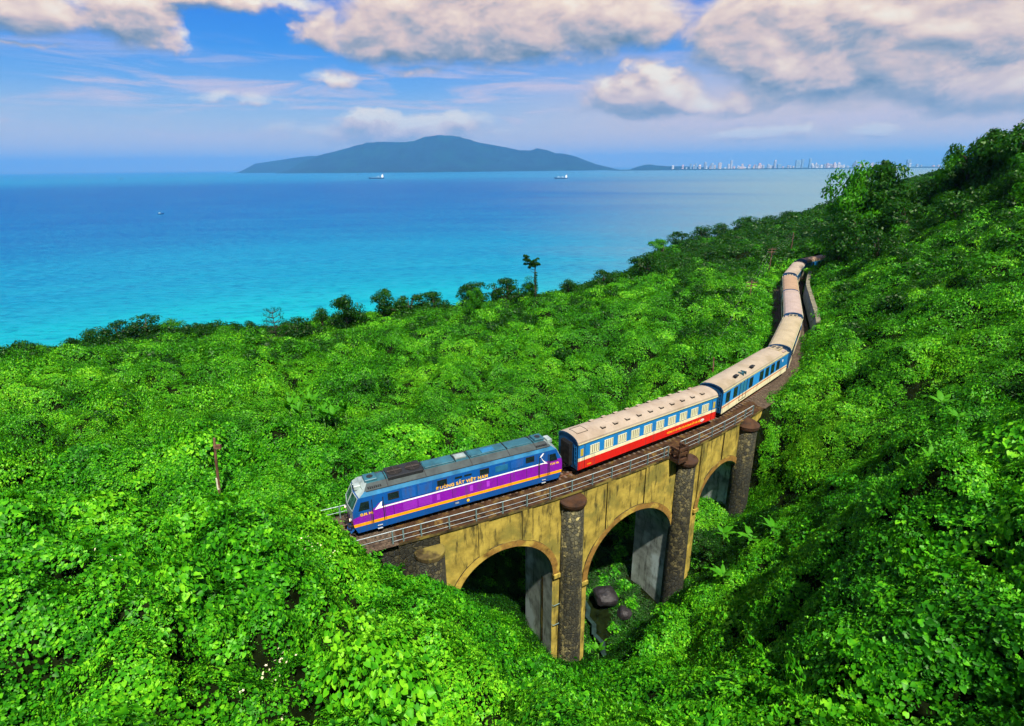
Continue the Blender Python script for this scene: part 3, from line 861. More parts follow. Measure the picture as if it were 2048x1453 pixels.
# ------------------------------------------------------------------ sea
def sea_material():
    m = bpy.data.materials.new('sea_water'); m.use_nodes = True; m.node_tree.nodes.clear(); t = NT(m.node_tree)
    p = t.node('ShaderNodeBsdfPrincipled'); o = t.node('ShaderNodeOutputMaterial'); t.l.new(p.outputs[0], o.inputs[0])
    pos = t.node('ShaderNodeNewGeometry').outputs['Position']; sp = t.node('ShaderNodeSeparateXYZ'); t.l.new(pos, sp.inputs[0])
    x, y = sp.outputs[0], sp.outputs[1]
    dist = t.math('SQRT', t.math('ADD', t.math('MULTIPLY', x, x), t.math('MULTIPLY', y, y)))
    lg = t.math('LOGARITHM', dist, 10.0)
    # water depth and currents: long bands lying along the coast
    v = t.comb(t.math('MULTIPLY', x, 0.00022), t.math('MULTIPLY', lg, 7.0), 0.0)
    n = t.noise(v, 1.5, 5, 0.6, 0.5)
    l2 = t.math('ADD', lg, t.math('MULTIPLY', t.math('SUBTRACT', n, 0.5), 0.42))
    # 300 m ... 60 km
    col = t.ramp(t.math('DIVIDE', t.math('SUBTRACT', l2, 2.3), 2.6), [
        (0.00, (0.003,0.39,0.36)), (0.11, (0.002,0.30,0.33)), (0.21, (0.0006,0.135,0.26)), (0.33, (0.0002,0.050,0.20)), (0.45, (0.0002,0.028,0.17)),
        (0.52, (0.0002,0.033,0.17)), (0.60, (0.0013,0.11,0.23)), (0.78, (0.0013,0.10,0.23)), (1.0, (0.0009,0.0781,0.2511))])
    # pale sky reflection painted into the water colour, stronger to the right
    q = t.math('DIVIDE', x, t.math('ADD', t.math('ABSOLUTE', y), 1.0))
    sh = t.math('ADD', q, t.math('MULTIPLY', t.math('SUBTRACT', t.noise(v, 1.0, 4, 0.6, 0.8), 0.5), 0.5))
    sky_sheen = t.smooth(sh, -0.06, 0.62)
    col = t.mix(t.math('MULTIPLY', sky_sheen, 0.88), col, (0.165, 0.215, 0.20, 1))
    fine = t.noise(t.comb(t.math('MULTIPLY', x, 0.004), t.math('MULTIPLY', y, 0.020), 0.0), 1.0, 8, 0.7)
    col = t.mix(t.math('MULTIPLY', t.smooth(fine, 0.42, 0.66), 0.18), col, (0.015, 0.22, 0.33, 1))
    rip = t.noise(t.comb(t.math('MULTIPLY', x, 0.07), t.math('MULTIPLY', y, 0.20), 0.0), 1.0, 9, 0.72, 0.3)
    col = t.mix(t.math('MULTIPLY', t.smooth(rip, 0.48, 0.60), 0.5), col, (0.012, 0.22, 0.34, 1)); col = t.mix(t.math('MULTIPLY', t.smooth(rip, 0.5, 0.40), 0.45), col, (0.001, 0.07, 0.18, 1))
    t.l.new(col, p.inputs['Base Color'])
    p.inputs['Roughness'].default_value = 0.28; p.inputs['Specular IOR Level'].default_value = 0.02; p.inputs['IOR'].default_value = 1.33
    b = t.node('ShaderNodeBump'); b.inputs['Strength'].default_value = 1.0; b.inputs['Distance'].default_value = 2.2
    t.l.new(rip, b.inputs['Height']); t.l.new(b.outputs[0], p.inputs['Normal'])
    return m
def build_sea():
    n = 96; radii = [0, 200, 400, 800, 1600, 3200, 6400, 12800, 25000, 42000, 60000]
    V = [(0, 0, SEA_Z)]; F = []
    for r in radii[1:]:
        for j in range(n): V.append((r*math.cos(2*math.pi*j/n), r*math.sin(2*math.pi*j/n), SEA_Z))
    for j in range(n): F.append((0, 1+j, 1+(j+1) % n))
    for i in range(len(radii)-2):
        for j in range(n): a = 1+i*n; F.append((a+j, a+n+j, a+n+(j+1) % n, a+(j+1) % n))
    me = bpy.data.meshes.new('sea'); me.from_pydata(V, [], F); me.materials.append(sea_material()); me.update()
    o = bpy.data.objects.new('sea', me); COL.objects.link(o); o['kind'] = 'structure'
build_sea()

# ------------------------------------------------------------------ distant land
m_far_hill = mat('far_forest_haze_tint', (0.002, 0.014, 0.020), 0.95, 0.5, 0.004, 0, spec=0.1, hue2=(0.003, 0.024, 0.022))  # forest colour pushed towards blue: haze tint put into the base colour
m_shore = mat('pale_shore', (0.45, 0.42, 0.36), 0.9, 0.1, 0.01)
def ridge(name, prof, D, depth, seed, base=SEA_Z-2):
    """a mountain mass: crest heights from its skyline, spurs running down to the water"""
    xs = np.array([p[0] for p in prof]); hs = np.array([p[1] for p in prof])-base
    nx, ny = 220, 60; X = np.linspace(xs[0], xs[-1], nx); V = []
    for j in range(ny):
        v = j/(ny-1)*2-1                      # -1 front foot, 0 crest, 1 back foot
        h = np.interp(X, xs, hs)
        yy = D + v*depth*(0.35+0.65*h/hs.max())
        sp_ = vnoise(X + 300*v, np.full(nx, v*2500.0)+seed, 900, seed)*0.6 + vnoise(X, np.full(nx, v*1500.0), 380, seed+3)*0.4
        f = (1-abs(v))**1.1
        z = h*f*(1 - (1-f)*0.9*(1-sp_)) 
        z = z + (vnoise(X, np.full(nx, v*3000.0), 120, seed+5)-0.5)*h*0.03*(f > 0)
        for i in range(nx): V.append((X[i], yy[i], base + max(z[i], 0)))
    id_ = np.arange(nx*ny).reshape(ny, nx); F = np.stack([id_[:-1, :-1], id_[:-1, 1:], id_[1:, 1:], id_[1:, :-1]], -1).reshape(-1, 4)
    o = bpy.data.objects.new(name, np_mesh(name, V, F, [m_far_hill])); COL.objects.link(o); o['kind'] = 'structure'; return o
ridge('mountain', [(-7700,-74),(-7400,90),(-7112,250),(-6402,500),(-5366,740),(-4766,890),(-4200,905),(-3679,885),(-3174,930),(-2831,1070),(-2329,1105),(-1900,1085),(-1499,1000),(-1002,845),(-334,728),(337,600),(700,590),(925,652),(1250,600),(1517,492),(1850,470),(2194,385),(2880,130),(3300,30),(3700,-74)], 20000, 3400, 11)
ridge('mountain', [(-10900,-74),(-10500,110),(-10128,283),(-9334,386),(-8542,488),(-7950,556),(-7370,550),(-6800,400),(-6253,102),(-5900,-74)], 23500, 1800, 23)
ridge('headland', [(4150,-74),(4420,20),(4700,90),(4900,98),(5100,60),(5500,30),(6000,25),(6500,5),(7000,-30),(7300,-74)], 20500, 500, 31)
def city_shore():
    b = MB(); xs = np.linspace(5200, 25500, 60); n = len(xs)
    o_ = ridge('headland', [(2600,-74),(3200,-52),(4400,-44),(5900,-47),(7800,-43),(9700,-46),(12200,-44),(13500,-74)], 16300, 700, 41)
city_shore()

m_bld = [mat('far_wall_%s' % k, c, 0.8, 0.12, 0.01) for k, c in (('white', (0.80,0.76,0.72)), ('cream', (0.85,0.66,0.50)), ('blue', (0.30,0.42,0.52)), ('grey', (0.45,0.48,0.52)), ('pink', (0.85,0.55,0.48)))]
m_bwin = mat('far_window', (0.12, 0.20, 0.28), 0.4, 0.1, 0.01)
def tower(x, y, w_, d_, h, m, label, step=False, crown=False, group='city towers across the bay'):
    z0 = -46.0
    t = thing('city_building', label, 'building', (x, y, z0), 0, group)
    b = MB(); b.box(-w_/2, w_/2, -d_/2, d_/2, 0, h, m); 
    if step: b.box(-w_*0.32, w_*0.32, -d_*0.32, d_*0.32, h, h*1.12, m)
    if crown: b.tube([(0, 0, h), (0, 0, h*1.22)], [w_*0.09, w_*0.03], m, 5)
    b.build('wall', t)
    nb = MB()
    for k in range(1, int(h/14)):
        nb.box(-w_/2+w_*0.08, w_/2-w_*0.08, -d_/2-1.2, -d_/2-0.2, k*14, k*14+6, m_bwin)
    if nb.v: nb.build('window_band', t)
    return t
def city():
    # the ones that can be told apart, as bearing-derived positions along the shore
    D = 16000; K = 16000/33000.0
    X = lambda px: (8968+(px-1340)*(24673-8968)/560.0)
    big = [(1380,70,250,2,'far blue-grey tower, left one of the close pair at the west end of the city'),(1388,80,260,2,'far blue-grey tower, right one of the close pair at the west end of the city'),
           (1412,110,300,3,'far grey tower block standing just east of the close blue pair'),(1420,120,240,3,'broad low grey block beside the far grey tower block'),
           (1440,140,290,1,'broad cream block on the west half of the far skyline'),(1461,70,400,0,'slim tall white tower, the tallest on the west half of the skyline'),
           (1543,60,330,3,'slim grey tower left of the pale spire in mid skyline'),(1550,50,380,4,'thin pinkish spire tower in mid skyline'),
           (1589,230,370,2,'widest blue slab tower in the middle of the far skyline'),(1603,90,420,2,'tall blue-grey tower between the widest slab and the slimmer twin'),
           (1613,90,440,2,'tallest blue-grey tower right of the widest slab'),(1704,90,290,3,'grey tower standing apart on the east part of the skyline'),
           (1815,180,350,2,'broad blue tower standing alone at the east end of the city'),(1563,170,180,2,'low broad blue block left of the widest slab')]
    for px, w_, h, k, lb in big: tower(X(px)*K, D+random.uniform(-200, 200), w_*K*1.1, 60, h*K*1.1, m_bld[k], lb, step=(k == 3), crown=(w_ < 55))
    rg2 = random.Random(5)
    for i in range(150):
        px = rg2.choice([rg2.uniform(1345, 1895), rg2.uniform(1470, 1780)])
        if any(abs(px-b[0]) < 4 for b in big): continue
        h = rg2.choice([60, 80, 110, 130, 170, 210]); k = rg2.choice([0, 0, 1, 4, 0, 3, 1])
        tower(X(px)*K, D+rg2.uniform(-300, 300), rg2.uniform(45, 120)*K, 50, h*K*1.15, m_bld[k], 'small pale building in the hazy city skyline across the bay', step=rg2.random() < 0.3, group='small pale buildings of the hazy skyline')
    # low town in front of the towers
city()

# ------------------------------------------------------------------ ships
m_hull = mat('ship_hull', (0.015, 0.05, 0.12), 0.5, 0.2, 0.1); m_ship_red = mat('ship_red', (0.25, 0.05, 0.03), 0.6); m_ship_w = mat('ship_white', (0.9, 0.88, 0.85), 0.4, 0.05); m_ship_deck = mat('ship_deck', (0.20, 0.35, 0.45), 0.7)
def ship(x, y, L, rz, label, cat='ship', cranes=2):
    t = thing('cargo_ship', label, cat, (x, y, SEA_Z), rz, 'ships anchored in the bay')
    B = L*0.16; H = L*0.085
    b = MB(); secs = []
    for u, wf, hf in ((-0.5, 0.75, 1.0), (-0.42, 1, 0.95), (0.35, 1, 0.95), (0.45, 0.6, 1.15), (0.5, 0.05, 1.35)):
        secs.append([(u*L, -B/2*wf, H*hf), (u*L*0.98, -B/2*wf*0.85, -1), (u*L*0.98, B/2*wf*0.85, -1), (u*L, B/2*wf, H*hf)])
    for a, c in zip(secs[:-1], secs[1:]):
        for k in range(4):
            k2 = (k+1) % 4; b.quad([a[k], c[k], c[k2], a[k2]], m_hull if k != 3 else m_ship_deck)
    b.quad(secs[0], m_hull); b.build('hull', t)
    s_ = MB(); s_.box(-L*0.45, -L*0.33, -B*0.4, B*0.4, H*0.9, H*2.6, m_ship_w); s_.box(-L*0.44, -L*0.36, -B*0.46, B*0.46, H*2.6, H*3.2, m_ship_w); s_.build('bridge_house', t)
    f = MB(); f.box(-L*0.455, -L*0.43, -B*0.12, B*0.12, H*3.2, H*4.0, m_ship_red); f.build('funnel', t)
    for k in range(cranes):
        xk = L*(-0.15+0.3*k); c = MB(); c.tube([(xk, 0, H*0.9), (xk, 0, H*2.4)], L*0.008, m_ship_w, 6); c.tube([(xk, 0, H*2.3), (xk+L*0.12, 0, H*1.5)], L*0.005, m_ship_w, 5); c.build('crane', t)
    for k in range(4):
        h_ = MB(); h_.box(L*(-0.28+0.16*k), L*(-0.17+0.16*k), -B*0.33, B*0.33, H*0.93, H*1.2, m_ship_deck); h_.build('hatch_cover', t)
ship(-1457, 6374, 165, R(8)+math.pi, 'low dark-hulled cargo ship with white bridge house, left one below the mountain', cranes=1)
ship(469, 5402, 122, R(4)+math.pi, 'high-sided cargo ship with two cranes, right one below the mountain')
ship(8397, 15910, 200, R(-20), 'tiny dark ship far out in front of the city skyline', cranes=1)
def small_boat(x, y, L, rz, label):
    t = thing('fishing_boat', label, 'boat', (x, y, SEA_Z), rz, 'small boats out on the bay')
    b = MB(); S_ = [(-0.5, .8, .5), (0.2, 1, .45), (0.5, .05, .9)]; sec = [[(u*L, -L*.14*wf, L*.25*h), (u*L*.9, 0, -.5), (u*L, L*.14*wf, L*.25*h)] for u, wf, h in S_]
    for a, c in zip(sec[:-1], sec[1:]):
        for k in range(3): b.quad([a[k], c[k], c[(k+1) % 3], a[(k+1) % 3]], m_hull)
    b.quad(sec[0], m_hull); b.build('hull', t)
    c = MB(); c.box(-L*.35, -L*.05, -L*.09, L*.09, L*.1, L*.34, m_ship_deck); c.build('cabin', t)
    k = MB(); k.tube([(0, 0, L*.1), (0, 0, L*.5)], L*.012, m_hull, 5); k.build('mast', t)
small_boat(-858, 1409, 13, 0.4, 'lone dark fishing boat on the blue water left of the mountain')
small_boat(-5265, 7932, 34, 0.3, 'pale speck of a boat near the horizon, leftmost on the bay')
small_boat(-3041, 11717, 44, 0.2, 'pale speck of a boat just below the foot of the mountain')

# ------------------------------------------------------------------ trees
def tree_meshes(kind, m, rg):
    """unit tree: height 1, crown width about 1 (scaled per tree)"""
    tb = MB(); V = []; F = []
    def add_lump(p, r, n, sz, flat=0.8):
        v, f = lump('x', n, sz/r, m, rg, flat); k = sum(len(q) for q in V)
        V.append(v*r+np.array(p)); F.extend([tuple(i+k for i in q) for q in f])
    if kind == 'bare':      # tall thin trunk with two tufts on top, vines on the trunk
        pts = [(0, 0, -.05), (.01, 0, .25), (-.005, 0, .5), (.0, 0, .72), (-.03, 0, .84)]
        tb.tube(pts, [.022, .017, .014, .011, .006], m_bark, 7)
        for a, z0, L_, dz in ((2.6, .62, .12, .05), (3.4, .68, .13, .03), (2.9, .73, .10, .07), (3.1, .5, .10, .06), (.2, .74, .08, .06), (3.2, .78, .14, .08)):
            tb.tube([(0, 0, z0), (math.cos(a)*L_*.5, 0, z0+dz*.3), (math.cos(a)*L_, math.sin(a)*L_*.3, z0+dz)], [.006, .004, .002], m_bark, 5)
        for p, r in (((-.17, 0, .93), .062), ((-.155, .02, .86), .055), ((-.10, 0, .83), .06), ((-.05, .03, .81), .06), ((0, 0, .84), .065), ((.035, -.02, .86), .06), ((.01, .02, .78), .05), ((-.08, -.03, .76), .05), ((-.19, .01, .80), .022), ((.05, 0, .79), .03), ((-.165, 0, .975), .035)):
            [add_lump(tuple(np.array(p)+rg.normal(size=3)*r*np.array([.62,.62,.5])), r*(.42+.3*rg.random()), 110, .022) for _ in range(5)]
        for z_ in np.linspace(.02, .62, 12): add_lump((.012+rg.normal()*.008, rg.normal()*.01, z_), .036+rg.random()*.016-.014*z_, 60, .022)
    elif kind == 'pine':    # separate flat tiers
        tb.tube([(0, 0, -.1), (.02, 0, .5), (0, 0, .97)], [.03, .02, .008], m_bark, 7)
        for i, z_ in enumerate(np.linspace(.42, .96, 6)):
            for a in np.arange(0, 6.28, 1.3)+i:
                L_ = (.42-.3*(z_-.42))*(.7+.4*rg.random()); e = (math.cos(a)*L_, math.sin(a)*L_, z_+.04)
                tb.tube([(0, 0, z_-.03), e], [.01, .004], m_bark, 5); add_lump(e, .10+.03*rg.random(), 42, .03, .55)
    else:
        if kind == 'round': n, zc, sx, sz_, r0 = 26, .50, .36, .40, .17
        elif kind == 'small round': n, zc, sx, sz_, r0 = 18, .45, .30, .40, .21
        elif kind == 'wide': n, zc, sx, sz_, r0 = 24, .48, .40, .38, .16
        elif kind == 'tall': n, zc, sx, sz_, r0 = 40, .50, .34, .44, .145
        elif kind == 'feathery': n, zc, sx, sz_, r0 = 30, .50, .27, .43, .14
        else: n, zc, sx, sz_, r0 = 12, .6, .18, .30, .18
        tb.tube([(0, 0, -.15), (.015, .01, .2), (-.01, 0, .45), (0, 0, .7)], [.045, .036, .026, .01], m_bark, 8)
        for i in range(n):
            a = rg.random()*6.283; e = math.asin(rg.uniform(-.75, 1)); rr = .45+.7*rg.random()**1.0
            p = np.array([math.cos(a)*math.cos(e)*sx*rr, math.sin(a)*math.cos(e)*sx*rr, zc+math.sin(e)*sz_*rr])
            if i % 2 == 0:
                tb.tube([(0, 0, max(.15, p[2]*.55)), tuple(p*np.array([.5, .5, 1])-np.array([0, 0, .06])), tuple(p)], [.018, .012, .005], m_bark, 5)
            add_lump(p, r0*(.7+.5*rg.random()), 150 if kind != 'feathery' else 190, .046 if kind != 'feathery' else .034, .8)
    return tb.mesh('trunk', True), np_mesh('crown', np.concatenate(V), F, [m], smooth=False)
TREES = [('small round', -93.25, 104.0, -6.71, 2.9, 3.2),
 ('slim', -92.84, 112.0, -8.4, 2.7, 2.3),
 ('small round', -93.14, 118.0, -9.08, 3.8, 5.3),
 ('wide', -92.2, 125.0, -9.84, 4.3, 7.4),
 ('wide', -88.59, 130.0, -10.38, 4.7, 8.6),
 ('small round', -81.92, 130.0, -9.94, 3.7, 5.4),
 ('small round', -74.54, 128.0, -9.92, 3.3, 4.4),
 ('slim', -67.55, 126.0, -9.77, 2.7, 3.3),
 ('slim', -60.52, 125.0, -9.9, 4.2, 2.7),
 ('pine', -49.52, 112.0, -9.06, 8.1, 4.4),
 ('wide', -47.14, 118.0, -9.3, 6.0, 6.8),
 ('small round', -44.61, 127.0, -9.05, 5.9, 4.3),
 ('round', -37.97, 124.0, -9.09, 9.2, 6.5),
 ('round', -30.9, 132.0, -8.72, 8.5, 5.3),
 ('wide', -25.0, 132.0, -8.78, 7.8, 7.4),
 ('wide', -19.32, 134.0, -8.1, 7.0, 7.2),
 ('round', -10.22, 140.0, -7.38, 7.2, 6.7),
 ('feathery', -8.31, 124.0, -8.9, 10.3, 5.5),
 ('wide', -1.05, 143.0, -7.68, 8.0, 7.8),
 ('small round', 4.99, 146.0, -6.0, 5.2, 5.1),
 ('small round', 15.68, 150.0, -4.78, 3.4, 4.5),
 ('wide', 24.71, 148.0, -5.27, 6.3, 7.9),
 ('round', 37.38, 152.0, -4.57, 9.6, 9.0),
 ('round', 67.94, 250.0, -12.1, 11.9, 9.0),
 ('wide', 79.48, 262.0, -9.42, 11.3, 10.4),
 ('small round', 90.94, 270.0, -9.44, 13.6, 8.4),
 ('small round', 103.87, 280.0, -7.22, 11.5, 8.7),
 ('small round', 120.0, 290.0, -5.05, 12.0, 9.7),
 ('small round', 136.99, 300.0, -3.44, 9.0, 9.6),
 ('small round', 150.92, 310.0, -3.22, 10.0, 10.1),
 ('tall', 77.68, 140.0, 4.92, 18.8, 11.6),
 ('tall', 88.54, 148.0, 6.21, 20.8, 14.9),
 ('tall', 93.61, 146.0, 5.14, 18.7, 12.0),
 ('round', 78.82, 128.0, 2.15, 14.5, 11.7),
 ('round', 74.73, 130.0, 1.8, 12.4, 7.8),
 ('round', 99.53, 150.0, 5.83, 13.5, 12.4),
 ('round', 86.98, 125.0, 8.84, 10.7, 11.8),
 ('wide', 216.15, 330.0, -0.08, 16.5, 23.7),
 ('small round', 227.9, 330.0, 5.37, 13.8, 15.1),
 ('round', 73.56, 112.0, 5.27, 10.8, 9.3),
 ('round', 98.08, 135.0, 10.28, 15.5, 11.5),
 ('tall', 100.03, 132.0, 12.91, 18.4, 12.0),
 ('tall', 101.24, 128.0, 16.6, 17.5, 12.6),
 ('tall', 100.17, 120.0, 17.23, 18.9, 13.4),
 ('tall', 98.84, 112.0, 19.75, 18.2, 12.8),
 ('round', 89.58, 105.0, 14.88, 12.6, 10.7),
 ('round', 86.77, 110.0, 11.46, 12.8, 10.9),
 ('round', 89.37, 98.0, 18.2, 13.3, 10.2)]
LAB = [
 'small flat-crowned tree on the far left shore against the sea',
 'tiny slim tree on the shore skyline, second from the left edge',
 'small round dark tree at the left foot of the left headland',
 'broad low dark tree climbing the left headland',
 'widest dark tree crown on top of the left headland',
 'small bright green round tree just past the top of the left headland',
 'small round dark tree on the right shoulder of the left headland',
 'narrow bright tree in the dip of the shoreline right of the left headland',
 'narrow dark tree just left of the tiered pine',
 'dark tiered pine standing in front of the sea on the left',
 'broad dark tree directly right of the tiered pine',
 'small round tree right of the broad dark tree beside the pine',
 'round leafy tree standing up from the shore ridge, left of centre',
 'tall round tree with broken top on the shore ridge, left of centre',
 'broad dark spreading tree right of the broken-topped one',
 'broad low tree between the dark spreading tree and the feathery one',
 'round dark tree behind the feathery light green one',
 'feathery light green oval tree in front of the dark shore trees',
 'broad vine-draped tree left of the tall lone tree',
 'small bright bush-like tree at the foot of the tall lone tree',
 'small dark tree on the sea skyline just right of the tall lone tree',
 'broad dark tree on the skyline midway from the lone tree to the far wooded spur',
 'round vine-hung tree where the near ridge meets the far wooded spur',
 'bright round tree at the lower left end of the far wooded spur',
 'wide dark tree second from the lower end of the far wooded spur',
 'third small round tree up the skyline of the far wooded spur',
 'fourth small round tree up the skyline of the far wooded spur',
 'fifth small round tree up the skyline of the far wooded spur',
 'sixth small round tree up the skyline of the far wooded spur',
 'topmost small round tree on the far wooded spur, beside the tall dark grove',
 'bright tall tree at the left edge of the grove above the end of the train',
 'tallest dark tree with pointed top in the grove above the end of the train',
 'tall dark tree on the right of the grove above the end of the train',
 'rounded dark tree low in the middle of the grove, below the tallest',
 'rounded dark tree directly over the last coach',
 'round tree at the right rear of the grove above the train',
 'round tree between the grove and the right-hand ridge, in front of the sea gap',
 'wide pale green tree on the far hump behind the sea gap',
 'small round tree on the far hump, right one next to the wide pale tree',
 'round tree in the hollow right of the grove, lowest on the slope',
 'round dark tree at the left end of the right-hand ridge',
 'bright tall tree, second from the left on the right-hand ridge',
 'tall dark tree, third from the left on the right-hand ridge',
 'tall dark tree near the right edge of the picture, highest but one on the ridge',
 'tallest tree on the right-hand ridge, at the right edge of the picture',
 'round dark tree in front of the two tallest ridge trees',
 'round dark tree on the slope below the left part of the right-hand ridge',
 'bright round tree low at the right edge of the picture below the tallest tree']
def build_trees():
    cache = {}
    for i, (kind, x, y, z, h, wd) in enumerate(TREES):
        bright = kind == 'feathery' or i in (5, 7, 19, 23, 30, 41, 47)
        key = (kind, bright, i % 3)
        if key not in cache: cache[key] = tree_meshes(kind, m_bright if bright else m_dark, np.random.default_rng(100+len(cache)))
        tm, cm = cache[key]
        dq, sq, gq = trackdist(np.array([x]), np.array([y]))
        if dq[0] < 9.5 and y < 185: q_ = tr(float(sq[0]), 9.5 if i in (30, 34) else 12.0); x, y = q_[0], q_[1]
        top_ = z+h; z = min(z, on_ground(x, y))-0.5; h = (top_-z)*(1.12 if i < 30 else 1.12 if i < 37 else 0.95)
        if 30 <= i < 37: wd *= 1.2
        if i < 23: wd *= 1.25
        if 23 <= i <= 29: z -= 1.5; wd *= 1.7; h *= 0.85
        t = thing('pine_tree' if kind == 'pine' else 'tree', LAB[i], 'tree', (x, y, z), random.uniform(0, 6.28), 'trees on the ridge and the slope' )
        s = wd/0.95 if kind != 'slim' else wd/0.6
        t.scale = (s, s, h)
        for nm, me in (('trunk', tm), ('crown', cm)):
            o = bpy.data.objects.new(nm, me); COL.objects.link(o); o.parent = t
    tm, cm = tree_meshes('bare', m_dark, np.random.default_rng(55))
    t = thing('tree', 'tall thin lone tree with bare vine-wrapped trunk and ragged dark tuft, against the sea', 'tree', (6.15, 142, -5.6), 0)
    t.scale = (13.2, 13.2, 12.2)
    for nm, me in (('trunk', tm), ('crown', cm)):
        o = bpy.data.objects.new(nm, me); COL.objects.link(o); o.parent = t
build_trees()

# ------------------------------------------------------------------ banana plants
def banana_leaf(L, Wd, seed):
    rg_ = np.random.default_rng(seed); n = 9; V = []; F = []
    for i in range(n):
        t = i/(n-1); wv = Wd*0.5*math.sin(min(1, t*1.25+0.10)*math.pi)**0.6 if t < 0.85 else Wd*0.5*(1-t)/0.15*0.55
        if t < 0.14: wv = Wd*0.04
        x = L*t; z = L*(0.55*t-0.62*t*t)
        V += [(x, -wv, z-wv*0.25), (x, 0, z), (x, wv, z-wv*0.25)]
    for i in range(n-1):
        a = 3*i; F += [(a, a+1, a+4, a+3), (a+1, a+2, a+5, a+4)]
    return np_mesh('leaf', V, F, [m_banana], smooth=True)
BL = [banana_leaf(2.1, 0.55, 1), banana_leaf(1.8, 0.48, 2), banana_leaf(1.5, 0.40, 3)]
def banana(x, y, z, s, label, n=7, up=0.9, seed=0):
    r_ = random.Random(seed); t = thing('banana_plant', label, 'plant', (x, y, z), 0, 'banana plants among the vines'); t.scale = (s, s, s)
    b = MB(); b.tube([(0, 0, -0.6), (0.03, 0, 0.3), (0, 0, 0.8)], [0.09, 0.07, 0.04], m_stem, 7); b.build('stem', t, smooth=True)
    a0 = r_.uniform(0, 6)
    for k in range(n):
        o = bpy.data.objects.new('leaf', BL[k % 3]); COL.objects.link(o); o.parent = t; o.location = (0, 0, 0.7)
        o.rotation_euler = (r_.uniform(-0.3, 0.3), -up*r_.uniform(0.55, 1.15), a0+k*2.4+r_.uniform(-0.3, 0.3))
BAN = [(-27.18,62.0,-5.06,1.15,1.15,'leftmost upright banana plant in the bright row left of the locomotive'),(-25.54,61.0,-4.75,1.0,1.2,'second banana plant from the left in the row left of the locomotive'),
 (-24.17,61.0,-4.63,1.0,1.1,'third banana plant from the left in the row left of the locomotive'),(-22.39,60.0,-4.12,1.1,1.2,'fourth banana plant from the left in the row left of the locomotive'),
 (-21.11,60.0,-4.06,1.0,1.1,'fifth banana plant from the left in the row left of the locomotive'),(-19.77,60.0,-3.94,0.95,1.1,'rightmost banana plant in the row left of the locomotive'),
 (22.98,51.0,-11.3,1.15,0.35,'drooping banana plant in the shade closest under the right arch'),(24.61,48.0,-9.7,1.2,0.4,'largest drooping banana plant right of the last pier'),
 (26.17,47.0,-8.04,1.1,0.45,'upper drooping banana plant right of the last pier'),(18.99,41.0,-9.6,1.15,0.7,'banana plant with leaves spread star-like on the bank in front of the second pier'),
 (7.23,37.0,-12.9,1.0,0.9,'small banana plant at the foot of the tall round buttress'),(22.01,29.0,6.6,0.6,0.9,'small banana plant on the near right mound, left of its taller neighbour'),
 (22.66,28.5,7.2,0.7,0.8,'banana plant on the crest of the near right mound, lower of the middle pair'),(22.81,27.5,9.3,0.8,1.0,'bright tall banana plant on the crest of the near right mound'),
 (23.12,27.0,10.9,0.75,0.9,'topmost bright banana plant rising from the near right mound'),(38.04,45.0,3.6,1.1,0.5,'banana plant high on the dark right slope'),
 (35.41,40.0,7.1,0.9,0.6,'banana plant below the high one on the dark right slope')]
for i, (x, y, z, s, up, lb) in enumerate(BAN):
    banana(x, y, max(z, on_ground(x, y)+(0.9 if x < -15 else 0.1)), s*(1.25 if x < -15 else 0.85), lb, 7, up, i)

# ------------------------------------------------------------------ flowers
def flowers():
    b = MB()
    for k in range(5):
        a = k*1.2566; b.quad([(0, 0, 0.02), (math.cos(a-.5)*.05, math.sin(a-.5)*.05, .03), (math.cos(a)*.09, math.sin(a)*.09, .05), (math.cos(a+.5)*.05, math.sin(a+.5)*.05, .03)], m_petal)
    f = bpy.data.objects.new('flower_kind', b.mesh('flower_kind'))
    az = np.degrees(np.arctan2(Q[:, 0], Q[:, 1])); r = QR
    patch = vnoise(Q[:, 0], Q[:, 1], 2.2, 91)
    k = np.where((r < 30) & (az < -8) & (patch > 0.76) & (rng.random(len(Q)) < 0.35))[0]
    k = np.repeat(k, 4); n = len(k); P = Q[k] + np.c_[rng.normal(size=(n, 2))*0.22, 0.28+rng.random(n)*0.22]
    scatter('flowers', P, np.stack([rng.normal(size=n)*.5, rng.normal(size=n)*.5, rng.random(n)*6.28], -1), 0.40+0.4*rng.random(n), np.zeros(n, int), [f])
flowers()

# ------------------------------------------------------------------ viaduct
m_cem = mat('ochre_render', (0.35, 0.27, 0.050), 0.9, 0.34, 0.8, 0.03, 5, spec=0.15, dirt=(0.035,0.030,0.012), dirt_amt=0.9, streak=True, hue2=(0.19,0.165,0.035))
m_damp = mat('damp_concrete', (0.28, 0.32, 0.28), 0.85, 0.4, 0.6, 0.02, 4, spec=0.25, dirt=(0.025,0.03,0.02), dirt_amt=0.8, streak=True, hue2=(0.44,0.54,0.52))
m_ring = mat('stained_ring', (0.25, 0.14, 0.03), 0.9, 0.4, 1.1, 0.02, 6, spec=0.2, dirt=(0.05,0.03,0.015), dirt_amt=0.7, hue2=(0.40,0.29,0.05))
m_deck = mat('brown_ballast_edge', (0.045, 0.022, 0.010), 0.95, 0.5, 1.6, 0.04, 14, spec=0.15, dirt=(0.20,0.13,0.03), dirt_amt=0.5)
m_copi_shade = mat('dark_coping_and_shade', (0.06, 0.045, 0.018), 0.9, 0.5, 1.2, 0.02, 8, spec=0.15, hue2=(0.16,0.13,0.03))
m_cap = mat('rusty_cap', (0.045, 0.019, 0.006), 0.85, 0.4, 1.4, 0.03, 7, spec=0.3, hue2=(0.04,0.02,0.012))
